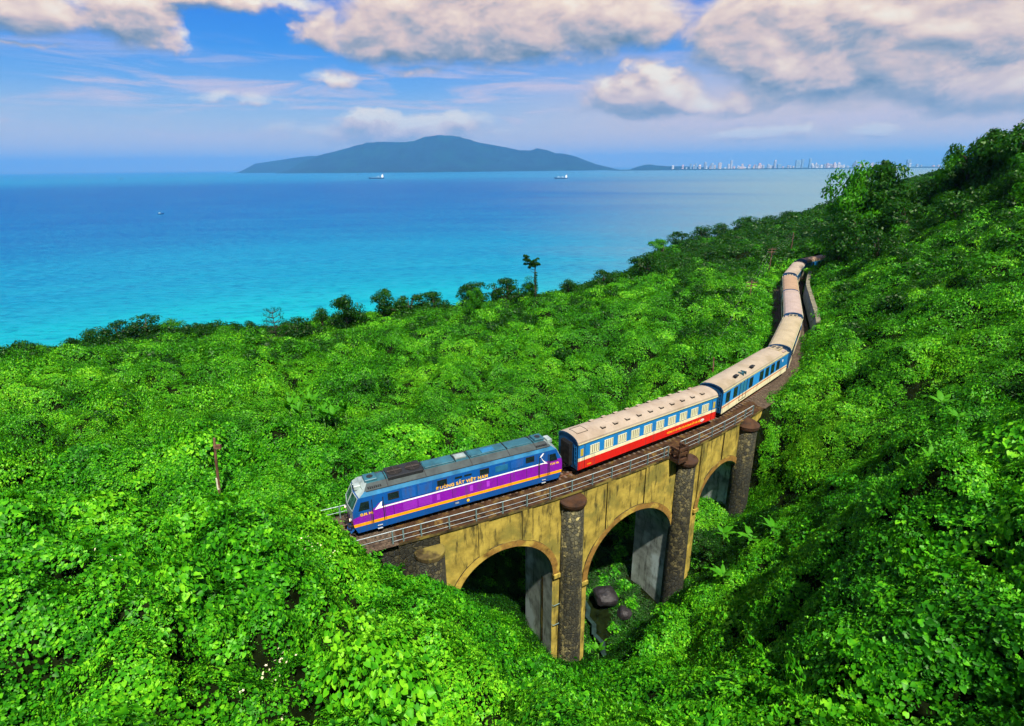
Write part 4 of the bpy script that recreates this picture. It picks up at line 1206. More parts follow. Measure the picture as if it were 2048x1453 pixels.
def rubble(k=1.0):
    m = bpy.data.materials.new('rubble_stone'); m.use_nodes = True; m.node_tree.nodes.clear(); t = NT(m.node_tree)
    p = t.node('ShaderNodeBsdfPrincipled'); o = t.node('ShaderNodeOutputMaterial'); t.l.new(p.outputs[0], o.inputs[0])
    tc = t.node('ShaderNodeTexCoord').outputs['Object']
    v = t.node('ShaderNodeTexVoronoi', feature='DISTANCE_TO_EDGE'); v.inputs['Scale'].default_value = 2.9; t.l.new(tc, v.inputs['Vector'])
    v2 = t.node('ShaderNodeTexVoronoi', feature='F1'); v2.inputs['Scale'].default_value = 2.9; t.l.new(tc, v2.inputs['Vector'])
    sp = t.node('ShaderNodeSeparateColor'); t.l.new(v2.outputs['Color'], sp.inputs[0])
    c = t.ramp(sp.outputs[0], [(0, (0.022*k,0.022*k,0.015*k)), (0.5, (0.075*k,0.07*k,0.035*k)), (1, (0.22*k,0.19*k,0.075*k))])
    c = t.mix(t.smooth(v.outputs['Distance'], 0.0, 0.05), (0.10*k, 0.09*k, 0.04*k, 1), c)
    st = t.smooth(t.noise(t.comb(t.math('MULTIPLY', 1.0, 0.0), 0, 0), 1, 1), 0, 1)
    mp = t.node('ShaderNodeMapping'); t.l.new(tc, mp.inputs[0]); mp.inputs['Scale'].default_value = (0.9, 0.9, 0.16)
    c = t.mix(t.math('MULTIPLY', t.smooth(t.noise(mp.outputs[0], 1.0, 7, 0.65), 0.36, 0.56), 0.9), c, (0.022, 0.024, 0.018, 1))
    t.l.new(c, p.inputs['Base Color']); p.inputs['Roughness'].default_value = 0.85; p.inputs['Specular IOR Level'].default_value = 0.3
    b = t.node('ShaderNodeBump'); b.inputs['Distance'].default_value = 0.10; t.l.new(t.smooth(v.outputs['Distance'], 0.0, 0.12), b.inputs['Height']); t.l.new(b.outputs[0], p.inputs['Normal'])
    return m
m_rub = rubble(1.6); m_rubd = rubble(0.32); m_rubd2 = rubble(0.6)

ARCH = [(31.7, 4.8, -9.0), (46.35, 5.85, -11.3), (60.5, 4.2, -9.0)]     # centre, radius, springing level
PIER = [(V0, 26.9, -9.0), (36.5, 40.5, -9.0), (52.2, 56.3, -9.0), (64.7, V1+1.5, -9.0)]
OF, OB, ZT = 2.70, -2.45, -0.78
def zbot(s):
    for c, r_, zs in ARCH:
        if abs(s-c) < r_: return zs + math.sqrt(max(0, r_*r_-(s-c)**2))
    return -9.0
VR = thing('viaduct', 'old ochre three-arched railway viaduct with round stone buttresses, carrying the train over the gully', 'viaduct', (8, 46, -21))
def wb(b, name, root=VR, **kw):
    o = b.build(name, root, **kw); o.location = -root.location; return o
def strip(b, f, s0, s1, n, m):
    """f(s) -> polyline of points; loft between stations"""
    prev = None
    for i in range(n+1):
        s = s0+(s1-s0)*i/n; cur = f(s)
        if prev is not None:
            for a in range(len(cur)-1): b.quad([prev[a], cur[a], cur[a+1], prev[a+1]], m)
        prev = cur
def arch_samples(c, r_):
    return [c - r_*math.cos(math.pi*k/28) for k in range(29)]
def build_viaduct():
    # spandrel walls, front and back, pieces between the arches included
    for nm, off in (('spandrel_wall', OF), ('spandrel_wall', OB)):
        b = MB()
        st = [V0, 26.9]
        for k, (c, r_, zs) in enumerate(ARCH):
            st += arch_samples(c, r_)
        st += [36.5, 40.5, 52.2, 56.3, 64.7, V1+1.5]; st = sorted(set(round(q, 4) for q in st))
        for a, c_ in zip(st[:-1], st[1:]):
            if c_-a < 1e-3: continue
            mid = (a+c_)/2; ina = any(abs(mid-c) < r_ for c, r_, zs in ARCH)
            if ina:
                cc, r_, zs = [q for q in ARCH if abs(mid-q[0]) < q[1]][0]
                za = zs+math.sqrt(max(0, r_*r_-(a-cc)**2)); zb = zs+math.sqrt(max(0, r_*r_-(c_-cc)**2))
            else: za = zb = -9.0
            q = [tr(a, off, za), tr(c_, off, zb), tr(c_, off, ZT), tr(a, off, ZT)]
            b.quad(q if off > 0 else q[::-1], m_cem)
        wb(b, nm)
    # vaults
    for c, r_, zs in ARCH:
        b = MB(); prev = None
        for s in arch_samples(c, r_):
            z = zs+math.sqrt(max(0, r_*r_-(s-c)**2)); cur = (tr(s, OF, z), tr(s, OB, z))
            if prev: b.quad([prev[0], prev[1], cur[1], cur[0]], m_damp)
            prev = cur
        wb(b, 'vault', smooth=True)
        # proud ring on the camera face
        b = MB(); k0 = None; w_ = 0.62
        for k in range(29):
            a = math.pi*k/28
            pi_ = (c-r_*math.cos(a), zs+r_*math.sin(a)); po = (c-(r_+w_)*math.cos(a), zs+(r_+w_)*math.sin(a))
            cur = [tr(pi_[0], OF-0.3, pi_[1]-0.004), tr(pi_[0], OF+0.13, pi_[1]-0.004), tr(po[0], OF+0.13, po[1]), tr(po[0], OF-0.05, po[1])]
            if k0:
                b.quad([k0[0], cur[0], cur[1], k0[1]], m_damp); b.quad([k0[1], cur[1], cur[2], k0[2]], m_ring); b.quad([k0[2], cur[2], cur[3], k0[3]], m_copi_shade)  # dark outer edge paints the shadow line round the ring
            k0 = cur
        wb(b, 'arch_ring')
        # corbels at the springing
        for sg_ in (-1, 1):
            b = MB(); sc_ = c+sg_*(r_-0.02); s0, s1 = sorted((sc_, sc_+sg_*0.75))
            p = [tr(s0, OF+0.30, 0), tr(s1, OF+0.30, 0), tr(s1, OF-0.02, 0), tr(s0, OF-0.02, 0)]
            lo = [(q[0], q[1], zs-0.35) for q in p]; hi = [(q[0], q[1], zs+0.05) for q in p]
            b.quad(hi, m_cem); b.quad(lo[::-1], m_copi_shade)
            for k in range(4): b.quad([lo[k], lo[(k+1) % 4], hi[(k+1) % 4], hi[k]], m_cem)
            wb(b, 'corbel')
    # piers
    for k, (s0, s1, zt) in enumerate(PIER):
        b = MB(); zb = -25.0; n = 6
        for i in range(n):
            a, c_ = s0+(s1-s0)*i/n, s0+(s1-s0)*(i+1)/n
            b.quad([tr(a, OF, zb), tr(c_, OF, zb), tr(c_, OF, zt), tr(a, OF, zt)], m_cem); b.quad([tr(c_, OB, zb), tr(a, OB, zb), tr(a, OB, zt), tr(c_, OB, zt)], m_cem)
        tl = -11.3 if k == 2 else -9.0; trr = -11.3 if k == 1 else -9.0
        b.quad([tr(s0, OB, zb), tr(s0, OF, zb), tr(s0, OF, tl), tr(s0, OB, tl)], m_damp)
        b.quad([tr(s1, OF, zb), tr(s1, OB, zb), tr(s1, OB, trr), tr(s1, OF, trr)], m_damp)
        wb(b, 'pier')
        if k in (1, 2):           # drainage slot and flood mark
            b = MB(); s_ = s0-0.03
            b.quad([tr(s_, 0.75 if k == 1 else -9, -18.8), tr(s_, 1.15 if k == 1 else -9, -18.8), tr(s_, 1.15 if k == 1 else -9, -10.5), tr(s_, 0.75 if k == 1 else -9, -10.5)], m_copi_shade)
            if k == 1: wb(b, 'drain_slot')
    # iron rungs on the first tall pier
    for z in (-12.6, -15.0):
        b = MB(); b.tube([tr(36.55, OF+.02, z), tr(36.55, OF+.22, z), tr(37.6, OF+.22, z+.05), tr(37.6, OF+.02, z+.05)], 0.035, m_galv, 5); wb(b, 'rung')
    # pilasters
    for s0 in (29.2, 33.3, 42.5, 47.4, 55.9, 60.0):
        s1 = s0+0.95; b = MB()
        def zb_(s):
            z = zbot(s) if any(abs(s-c) < r_ for c, r_, _ in ARCH) else -9
            for c, r_, zs in ARCH:
                if abs(s-c) < r_+0.62: z = zs+math.sqrt(max(0, (r_+0.62)**2-(s-c)**2))
            return z+0.004
        o1 = OF+0.17; A, B_ = s0, s1
        b.quad([tr(A, o1, zb_(A)), tr(B_, o1, zb_(B_)), tr(B_, o1, ZT), tr(A, o1, ZT)], m_cem)
        b.quad([tr(A, OF-.02, zb_(A)), tr(A, o1, zb_(A)), tr(A, o1, ZT), tr(A, OF-.02, ZT)], m_copi_shade)  # left face in the dark material: painted shade
        b.quad([tr(B_, o1, zb_(B_)), tr(B_, OF-.02, zb_(B_)), tr(B_, OF-.02, ZT), tr(B_, o1, ZT)], m_cem)
        wb(b, 'pilaster')
    # deck slab with coping
    b = MB()
    strip(b, lambda s: [tr(s, OB-0.05, -0.80), tr(s, OB-0.05, -0.5), tr(s, -1.75, -0.5), tr(s, -1.7, -0.16), tr(s, 1.6, -0.16), tr(s, 1.95, -0.5), tr(s, OF+0.12, -0.56)], V0, V1+1.5, 90, m_deck)
    wb(b, 'deck')
    b = MB(); strip(b, lambda s: [tr(s, OF+0.121, -0.555), tr(s, OF+0.121, -0.80), tr(s, OF-0.03, -0.95)], V0, V1+1.5, 90, m_copi_shade); wb(b, 'coping')
    # dark abutment wall on the left
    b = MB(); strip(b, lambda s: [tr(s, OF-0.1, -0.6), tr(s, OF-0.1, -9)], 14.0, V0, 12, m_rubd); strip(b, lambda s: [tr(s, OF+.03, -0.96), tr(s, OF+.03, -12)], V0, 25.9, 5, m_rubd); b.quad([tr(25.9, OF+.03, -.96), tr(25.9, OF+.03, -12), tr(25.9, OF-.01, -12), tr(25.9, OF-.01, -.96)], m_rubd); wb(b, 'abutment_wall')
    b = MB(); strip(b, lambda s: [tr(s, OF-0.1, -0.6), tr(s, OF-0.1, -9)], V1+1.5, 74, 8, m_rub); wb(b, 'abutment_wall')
    # round buttresses with caps
    for k, (s, zt, r_) in enumerate(((24.9, -1.75, 1.2), (38.3, -1.0, 1.05), (52.95, -1.35, 1.05), (64.6, -0.75, 1.12))):
        x, y, _ = tr(s, OF+0.35)
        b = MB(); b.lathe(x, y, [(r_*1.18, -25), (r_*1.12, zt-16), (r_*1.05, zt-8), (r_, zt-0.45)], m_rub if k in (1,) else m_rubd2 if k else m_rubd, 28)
        c = wb(b, 'round_buttress', smooth=True)
        b = MB()
        if k == 0: prof = [(r_*0.98, zt-.5), (r_*1.03, zt-.4), (r_*1.03, zt-.1), (r_*.9, zt), (.1, zt+.03)]
        elif k == 3: prof = [(r_*0.99, zt-.8), (r_*1.15, zt-.75), (r_*1.2, zt-.35), (r_*0.75, zt+.05), (0.25, zt+.35)]
        else: prof = [(r_*0.98, zt-.62), (r_*1.1, zt-.58), (r_*1.18, zt-.38), (r_*1.22, zt-.12), (r_*1.15, zt-.02), (r_*.8, zt+.03), (0.1, zt+.05)]
        b.lathe(x, y, prof, m_copi_shade if k == 0 else m_cap, 28); wb(b, 'buttress_cap', smooth=False)
    # refuge platform standing over the third buttress
    b = MB(); s0, s1 = 50.7, 52.1
    def prism(p, z0, z1, m):
        lo = [(q[0], q[1], z0) for q in p]; hi = [(q[0], q[1], z1) for q in p]; b.quad(hi, m); b.quad(lo[::-1], m)
        for k in range(4): b.quad([lo[k], lo[(k+1) % 4], hi[(k+1) % 4], hi[k]], m)
    P4 = lambda a, c_, o0, o1: [tr(a, o1), tr(c_, o1), tr(c_, o0), tr(a, o0)]
    prism(P4(s0, s1, OF-.1, OF+1.25), -1.0, -0.62, m_cap); 
    wb(b, 'refuge_floor')
    for (a, c_, o0, o1) in ((s0, s0+.18, OF+1.05, OF+1.25), (s1-.18, s1, OF+1.05, OF+1.25), (s0, s0+.18, OF+.2, OF+.4), (s1-.18, s1, OF+.2, OF+.4)):
        b = MB(); prism(P4(a, c_, o0, o1), -0.62, 0.62, m_cap); wb(b, 'refuge_post')
    for z0 in (-0.15, 0.35):
        b = MB(); prism(P4(s0-.03, s1+.03, OF+1.08, OF+1.28), z0, z0+.28, m_cap); prism(P4(s0-.04, s0+.14, OF+.1, OF+1.2), z0, z0+.28, m_cap); prism(P4(s1-.14, s1+.04, OF+.1, OF+1.2), z0, z0+.28, m_cap); wb(b, 'refuge_rail')
m_galv = mat('galvanised_steel', (0.16, 0.26, 0.26), 0.45, 0.25, 3, metal=0.3, spec=0.5)
m_pipe = mat('pale_pipe', (0.42, 0.52, 0.54), 0.4, 0.15, 3, metal=0.2, spec=0.5)
build_viaduct()

# ------------------------------------------------------------------ permanent way
m_bal = mat('ballast', (0.085, 0.062, 0.042), 0.95, 0.6, 5, 0.06, 16, spec=0.15, hue2=(0.05,0.035,0.025))
m_slp = mat('sleeper', (0.10, 0.07, 0.05), 0.85, 0.4, 3)
m_rail = mat('rusty_rail', (0.16, 0.075, 0.04), 0.5, 0.3, 4, metal=0.4)
b = MB()
for a, c_ in ((3.0, V0), (V1+1.5, TS[-1]-2)):
    strip(b, lambda s: [tr(s, -3.0, -0.60), tr(s, -1.9, -0.45), tr(s, -1.6, -0.16), tr(s, 1.6, -0.16), tr(s, 1.9, -0.45), tr(s, 3.0, -0.60)], a, c_, int((c_-a)/1.2), m_bal)
b.build('track_bed')['kind'] = 'structure'
TR_ = thing('railway_track', 'single rusty-railed railway track curving over the viaduct under the train', 'track', (tr(45)[0], tr(45)[1], 0))
for off in (-0.535, 0.535):
    b = MB(); strip(b, lambda s: [tr(s, off-.065, -.14), tr(s, off-.03, -.12), tr(s, off-.035, 0), tr(s, off+.035, 0), tr(s, off+.03, -.12), tr(s, off+.065, -.14)], 3, TS[-1]-3, 170, m_rail); wb(b, 'rail', TR_)
b = MB(); b.box(-.12, .12, -1.0, 1.0, -.10, .10, m_slp); sme = b.mesh('sleeper')
s = 4.0
while s < 76:
    o = bpy.data.objects.new('sleeper', sme); COL.objects.link(o); o.parent = TR_; p = tr(s); o.location = (p[0]-TR_.location[0], p[1]-TR_.location[1], -.235); o.rotation_euler = (0, 0, tang(s)); s += 0.66

# railings
def railing(label, s_posts, off, z0, rails, ends=True, tall_first=False):
    cs = (s_posts[0]+s_posts[-1])/2; c = tr(cs, off); t = thing('railing', label, 'railing', (c[0], c[1], z0), 0, 'steel railings of the viaduct')
    for s in s_posts:
        b = MB(); p = tr(s, off, z0); a = tang(s)
        b.box(p[0]-.055, p[0]+.055, p[1]-.025, p[1]+.025, z0-.25, z0+1.15, m_galv, a, (p[0], p[1])); b.box(p[0]-.055, p[0]-.035, p[1]-.07, p[1]+.07, z0-.25, z0+1.15, m_galv, a, (p[0], p[1])); wb(b, 'post', t)
    n = max(2, int((s_posts[-1]-s_posts[0])/1.0))
    for (h, r_, a, c_) in rails:
        a = s_posts[0] if a is None else a; c_ = s_posts[-1] if c_ is None else c_
        b = MB(); b.tube([tr(a+(c_-a)*i/n, off-.05 if r_ > .02 else off-.01, z0+h) for i in range(n+1)], r_, m_pipe, 6); wb(b, 'top_rail' if h > 1 else 'rail', t)
    return t
ps = [15.8, 18.4, 22.1, 22.95, 24.4, 26.75, 29.1, 31.5, 33.8, 36.1, 38.4, 40.7, 43.0, 45.3, 47.6, 49.9, 50.5]
railing('long galvanised railing along the near edge of the viaduct, left of the refuge', ps, OF+.02, -.55, [(1.13, .028, None, None), (.62, .014, None, None), (.20, .014, 22.1, None)])
ps = [52.3, 53.0, 55.3, 57.6, 59.9, 62.2, 64.4, 66.3]
railing('short galvanised railing along the near edge of the viaduct, right of the refuge', ps, OF+.02, -.55, [(1.13, .028, None, None), (.62, .014, None, None), (.20, .014, None, None)])
railing('railing on the far side of the track just ahead of the locomotive', [14.0, 16.4, 18.8, 21.2], OB-.1, -.5, [(1.1, .03, None, None), (.55, .018, None, None)])

# retaining wall on the uphill side of the curve
m_rw = mat('retaining_concrete', (0.16, 0.22, 0.24), 0.85, 0.4, 0.7, 0.02, 4, dirt=(0.03,0.035,0.03), dirt_amt=0.8, streak=True)
m_rwt = mat('wall_coping_stone', (0.15, 0.14, 0.09), 0.85, 0.3, 1.2, dirt=(0.08,0.08,0.05), dirt_amt=0.6)
RW = thing('retaining_wall', 'stained blue-grey retaining wall with pale capping stones beside the rear coaches', 'wall', tr(125, 4.2, 0))
b = MB(); strip(b, lambda s: [tr(s, 3.35, -.6), tr(s, 3.6, 2.3), tr(s, 4.1, 2.3), tr(s, 4.1, -.6)], 103, 156, 40, m_rw); wb(b, 'wall_face', RW)
s = 103.0
while s < 155.5:
    b = MB(); hh = 2.302+random.uniform(0, .07)
    p = [tr(s+.04, 4.25), tr(s+1.16, 4.25), tr(s+1.16, 3.5), tr(s+.04, 3.5)]; lo = [(q[0], q[1], 2.302) for q in p]; hi = [(q[0], q[1], hh+.2) for q in p]
    b.quad(hi, m_rwt)
    for k in range(4): b.quad([lo[k], lo[(k+1) % 4], hi[(k+1) % 4], hi[k]], m_rwt)
    wb(b, 'capping_stone', RW); s += 1.2

# ------------------------------------------------------------------ rolling stock
P = lambda n, c, **k: mat(n, c, k.pop('rough', 0.38), k.pop('vary', 0.10), k.pop('vscale', 1.0), spec=0.45, **k)
GR = dict(dirt=(0.05, 0.045, 0.035), dirt_amt=0.45, streak=True)
m_lblue = P('loco_blue', (0.004, 0.075, 0.30), **GR); m_lpur = P('loco_purple', (0.20, 0.006, 0.33), **GR); m_lora = P('loco_orange', (0.85, 0.32, 0.004), **GR)
m_lwht = P('livery_white', (0.85, 0.85, 0.83)); m_lcyan = P('loco_cant_blue', (0.015, 0.13, 0.26), vary=0.3, dirt=(0.03,0.12,0.18), dirt_amt=0.5)
m_lroof = P('loco_roof_grey', (0.030, 0.045, 0.045), rough=0.6, vary=0.35, dirt=(0.012,0.018,0.02), dirt_amt=0.7); m_lroof2 = P('loco_roof_sky_sheen', (0.020, 0.095, 0.125), rough=0.5, vary=0.3, dirt=(0.02,0.06,0.07), dirt_amt=0.6)  # second material: sky sheen put into the roof-top colour
m_pale = P('loco_nose_grey', (0.24, 0.30, 0.29), vary=0.3, dirt=(0.12,0.12,0.10), dirt_amt=0.6)
m_glass = mat('dark_glass', (0.008, 0.018, 0.020), 0.08, 0.3, 2, spec=0.6); m_glassg = mat('windscreen_glass', (0.02, 0.07, 0.07), 0.06, 0.6, 1.5, spec=0.7)
m_under = mat('underframe', (0.018, 0.016, 0.014), 0.8, 0.5, 3, spec=0.2); m_wheel = mat('wheel_steel', (0.07, 0.055, 0.045), 0.55, 0.4, 4, metal=0.4)
m_grill = mat('grille_black', (0.010, 0.012, 0.014), 0.7, 0.4, 8); m_yel = P('sign_yellow', (0.85, 0.48, 0.02)); m_step = P('step_white', (0.35, 0.38, 0.38))
m_cblue = P('coach_blue', (0.010, 0.175, 0.46), **GR); m_cdblue = P('coach_end_blue', (0.005, 0.065, 0.17), rough=0.55, vary=0.3, **GR); m_cred = P('coach_red', (0.55, 0.012, 0.008), **GR)
m_ccrm = P('coach_cream', (0.72, 0.66, 0.42), **GR); m_clite = P('coach_light_blue', (0.02, 0.25, 0.62)); m_cwin = P('window_cream', (0.62, 0.62, 0.40)); m_curt = mat('window_gap', (0.16, 0.13, 0.07), 0.6, 0.4, 6)
m_roof = {k: mat('coach_roof_'+k, c, 0.7, 0.12, 0.6, 0.005, 3, spec=0.25, dirt=(0.24,0.19,0.13), dirt_amt=0.5, hue2=h) for k, c, h in (('pink', (0.29,0.24,0.185), (0.23,0.18,0.13)), ('beige', (0.28,0.235,0.175), (0.22,0.18,0.12)), ('tan', (0.28,0.185,0.115), (0.24,0.155,0.09)), ('rose', (0.29,0.23,0.20), (0.26,0.20,0.17)), ('sand', (0.30,0.25,0.16), (0.24,0.20,0.12)))}
m_gut = P('gutter', (0.42, 0.42, 0.24))

WH = MB(); WH.lathe(0, 0, [(0.0, -.07), (.46, -.07), (.46, -.03), (.42, -.02), (.42, .06), (.2, .06), (.16, .1)], m_wheel, 20); wme = WH.mesh('wheel', False)
def bogie(parent, x, axles, bl):
    b = MB()
    for y in (-.98, .98):
        b.box(x-bl/2, x+bl/2, y-.07, y+.07, .42, .62, m_under)
        for k in range(axles): xx = x+(k-(axles-1)/2)*bl/axles; b.box(xx-.14, xx+.14, y-.12, y+.12, .30, .62, m_under)
        for k in range(axles-1): xx = x+(k-(axles-2)/2)*bl/axles; b.tube([(xx, y, .55), (xx, y, .9)], .12, m_under, 8)
    b.box(x-.3, x+.3, -1, 1, .5, .75, m_under)
    o = b.build('bogie', parent)
    for k in range(axles):
        xx = x+(k-(axles-1)/2)*bl/axles
        for sg_ in (-1, 1):
            w_ = bpy.data.objects.new('wheel', wme); COL.objects.link(w_); w_.parent = o; w_.location = (xx, sg_*.56, .43); w_.rotation_euler = (R(90)*(1 if sg_ > 0 else -1), 0, 0)
def text(parent, body, x, y, z, size, m, sx=1.0, spacing=1.0, name='lettering', bold=.012, side=-1):
    c = bpy.data.curves.new(name, 'FONT'); c.body = body; c.size = size; c.extrude = .004; c.offset = bold; c.space_character = spacing; c.materials.append(m)
    o = bpy.data.objects.new(name, c); COL.objects.link(o); o.parent = parent; o.location = (x, y, z)
    o.rotation_euler = (R(90), 0, 0); o.scale = (sx, 1, 1); o['label'] = 'painted lettering'; return o
def poly_side(name, pts, y, m, parent, th_=.006):
    """flat plate on the side y, given x,z outline"""
    b = MB(); s_ = -1 if y < 0 else 1
    f = [(x, y+s_*th_, z) for x, z in pts]; g = [(x, y-s_*.01, z) for x, z in pts]; b.quad(f if s_ < 0 else f[::-1], m)
    for i in range(len(f)): j = (i+1) % len(f); b.quad([g[i], g[j], f[j], f[i]] if s_ < 0 else [f[i], f[j], g[j], g[i]], m)
    return b.build(name, parent)

def locomotive(x, y, rz):
    t = thing('diesel_locomotive', 'blue and purple diesel locomotive with orange stripe at the head of the train', 'locomotive', (x, y, 0), rz)
    Z = [(.35, 9.12), (.95, 9.38), (1.22, 9.42), (1.72, 9.47), (2.30, 9.40), (3.45, 8.80), (3.80, 8.35), (4.10, 8.0), (4.17, 7.9)]
    Y = [1.40, 1.45, 1.45, 1.45, 1.45, 1.45, 1.26, .62, .0]
    SM = [m_lblue, m_lora, m_lpur, m_lpur, m_lblue, m_lcyan, m_lroof, m_lroof2]
    FM = [m_lblue, m_lora, m_lpur, m_pale, m_lblue, m_pale, m_pale, m_pale]
    b = MB(); r_ = MB()
    for i in range(8):
        (z0, x0), (z1, x1) = Z[i], Z[i+1]; y0, y1 = Y[i], Y[i+1]; tgt = r_ if i >= 6 else b
        for sy in (-1, 1):
            for (a0, a1, c0, c1) in [(-x0, -x1, -3, -3), (-3, -3, 3, 3), (3, 3, x0, x1)]:
                q = [(a0, sy*y0, z0), (c0, sy*y0, z0), (c1, sy*y1, z1), (a1, sy*y1, z1)]; tgt.quad(q if sy < 0 else q[::-1], SM[i])
        for sx in (-1, 1):
            m_ = FM[i]; e = .16 if i < 6 else .10
            for sy in (-1, 1):
                q = [(sx*x0, sy*y0, z0), (sx*(x0+e), 0, z0), (sx*(x1+e*(1 if i < 7 else 0)), 0, z1), (sx*x1, sy*y1, z1)]
                if y1 == 0: q = q[:3]
                b.quad(q if sx*sy > 0 else q[::-1], m_)
    b.build('body', t); r_.build('roof', t)
    # front glazing, brow, lamps at both cabs
    for sx in (-1, 1):
        for sy in (-1, 1):
            def F(yy, zz, pr=.02):
                k = (zz-2.30)/(3.45-2.30); xe = 9.40+(8.80-9.40)*k; xx = xe + .16*(1-abs(yy)/1.45); return (sx*(xx+pr), sy*yy, zz+pr*.3)
            g = MB(); g.quad([F(.08, 2.42), F(1.28, 2.42), F(1.20, 3.28), F(.08, 3.28)] if sx*sy < 0 else [F(.08, 2.42), F(.08, 3.28), F(1.20, 3.28), F(1.28, 2.42)], m_glassg); g.build('windscreen', t)
            g = MB()
            for pa, pb in ((F(.05, 2.38, .03), F(.05, 3.34, .03)), (F(1.34, 2.38, .03), F(1.26, 3.34, .03)), (F(.05, 3.33, .03), F(1.28, 3.33, .03)), (F(.05, 2.38, .03), F(1.34, 2.38, .03))): g.tube([pa, pb], .032, m_pale, 5)
            g.build('windscreen_frame', t)
            h = MB(); h.tube([(sx*9.40, sy*1.02, 1.50), (sx*9.62, sy*1.02, 1.50)], [.16, .14], m_pale, 14); hl = h.build('headlight', t)
            h = MB(); h.tube([(sx*9.61, sy*1.02, 1.50), (sx*9.635, sy*1.02, 1.50)], .11, m_lamp if sx < 0 else m_glass, 14); h.build('lens', hl)
            h = MB(); h.tube([(sx*9.40, sy*.55, 1.95), (sx*9.62, sy*.55, 1.95)], .05, m_grill, 8); h.tube([(sx*9.40, sy*.85, 1.92), (sx*9.57, sy*.85, 1.92)], .05, m_grill, 8); h.build('jumper_socket', t)
            h = MB(); h.tube([(sx*9.3, sy*.85, .78), (sx*9.72, sy*.85, .78)], [.10, .13], m_under, 10); h.tube([(sx*9.72, sy*.85, .78), (sx*9.78, sy*.85, .78)], [.22, .22], m_under, 12); h.build('buffer', t)
        h = MB(); h.box(min(sx*8.45, sx*8.95), max(sx*8.45, sx*8.95), -.45, .45, 3.62, 3.98, m_pale); h.tube([(sx*8.9, -.2, 3.8), (sx*9.0, -.2, 3.8)], .13, m_glass, 12); h.tube([(sx*8.9, .2, 3.8), (sx*9.0, .2, 3.8)], .13, m_glass, 12); h.build('roof_headlight', t, bevel=.03)
        h = MB(); h.quad([(sx*9.3, -1.2, .62), (sx*9.3, 1.2, .62), (sx*9.62, .9, .12), (sx*9.75, 0, .12), (sx*9.62, -.9, .12)], m_lblue); h.quad([(sx*9.3, -1.2, .12), (sx*9.3, 1.2, .12), (sx*9.62, .9, .10), (sx*9.75, 0, .10), (sx*9.62, -.9, .10)], m_under); h.build('snow_plough', t)
        h = MB(); h.box(min(sx*9.3, sx*9.95), max(sx*9.3, sx*9.95), -.12, .12, .62, .88, m_under); h.build('coupler', t)
        for (xx, yy) in ((7.75, 0),):
            h = MB(); h.box(min(sx*7.1, sx*8.1), max(sx*7.1, sx*8.1), -.5, .55, 4.10, 4.32, m_lroof2); ac = h.build('roof_air_conditioner', t, bevel=.04)
            h = MB(); h.tube([(sx*7.6, 0, 4.32), (sx*7.6, 0, 4.345)], .26, m_grill, 16); h.build('fan', ac)
            gb = MB()
            for k in range(7): gb.box(sx*(7.0+k*.16)-.05, sx*(7.0+k*.16)+.05, -1.18, -.62, 3.93, 3.96, m_grill)
            g_ = gb.build('radiator_grid', t); g_.location = (0, 0, .0); g_.rotation_euler = (R(0), 0, 0)
    # roof fittings
    def rb(nm, x0, x1, y0, y1, z0, z1, m_): q = MB(); q.box(x0, x1, y0, y1, z0, z1, m_); return q.build(nm, t, bevel=.02)
    f = rb('radiator_housing', -6.3, -3.4, -.85, .85, 4.02, 4.30, m_grill)
    for k in range(2):
        q = MB(); q.tube([(-5.6+k*1.5, 0, 4.30), (-5.6+k*1.5, 0, 4.34)], .62, m_under, 24); q.build('radiator_fan', f)
        q = MB(); q.tube([(-5.6+k*1.5-.6, 0, 4.36), (-5.6+k*1.5+.6, 0, 4.36)], .02, m_wheel, 5); q.tube([(-5.6+k*1.5, -.6, 4.36), (-5.6+k*1.5, .6, 4.36)], .02, m_wheel, 5); q.build('fan_guard', f)
    rb('roof_panel', -3.2, -.6, -.55, .6, 4.14, 4.22, m_lroof2); rb('roof_panel', .9, 4.2, -.55, .6, 4.14, 4.22, m_lroof2); rb('roof_panel', 4.35, 6.7, -.55, .6, 4.13, 4.20, m_lroof2)
    rb('exhaust_cover', -.45, .55, -.35, .35, 4.14, 4.30, m_pale); h = rb('roof_hatch', 2.0, 3.2, -.45, .25, 4.22, 4.28, m_lcyan)
    for xx in (-6.45, -3.3, -.52, .75, 4.27, 6.9): rb('roof_seam', xx-.03, xx+.03, -.64, .64, 4.105, 4.225, m_grill)
    for sy in (-1, 1):
        y_ = sy*1.45
        for xx in (-6.45, -3.3, .75, 4.27, 6.9):
            q = MB(); q.quad([(xx-.03, sy*1.27, 3.81), (xx+.03, sy*1.27, 3.81), (xx+.03, sy*.62, 4.115), (xx-.03, sy*.62, 4.115)][::(1 if sy < 0 else -1)], m_grill); q.build('roof_seam', t)
        q = MB(); q.tube([(-8.2, sy*1.30, 3.80), (8.2, sy*1.30, 3.80)], .03, m_grill, 5); q.build('cant_rail', t)
        # livery
        poly_side('livery_panel', [(-9.43, 1.74), (-7.9, 2.12), (-7.45, 2.55), (-7.45, 2.9), (-8.9, 2.9), (-9.40, 2.31)], y_, m_lblue, t, .003)
        poly_side('livery_panel', [(-7.75, 2.16), (-7.40, 2.28), (-7.25, 2.62), (-7.35, 2.62)], y_, m_lpur, t, .005)
        poly_side('white_stripe', [(-7.72, 2.10), (-7.4, 2.13), (7.55, 2.26), (7.55, 2.36), (-7.15, 2.25), (-7.08, 2.70), (-7.16, 2.70)], y_, m_lwht, t, .007)
        poly_side('white_stripe', [(7.45, 2.26), (7.95, 2.20), (7.45, 2.66), (7.20, 3.05), (7.40, 2.62), (7.62, 2.36)], y_, m_lwht, t, .007)
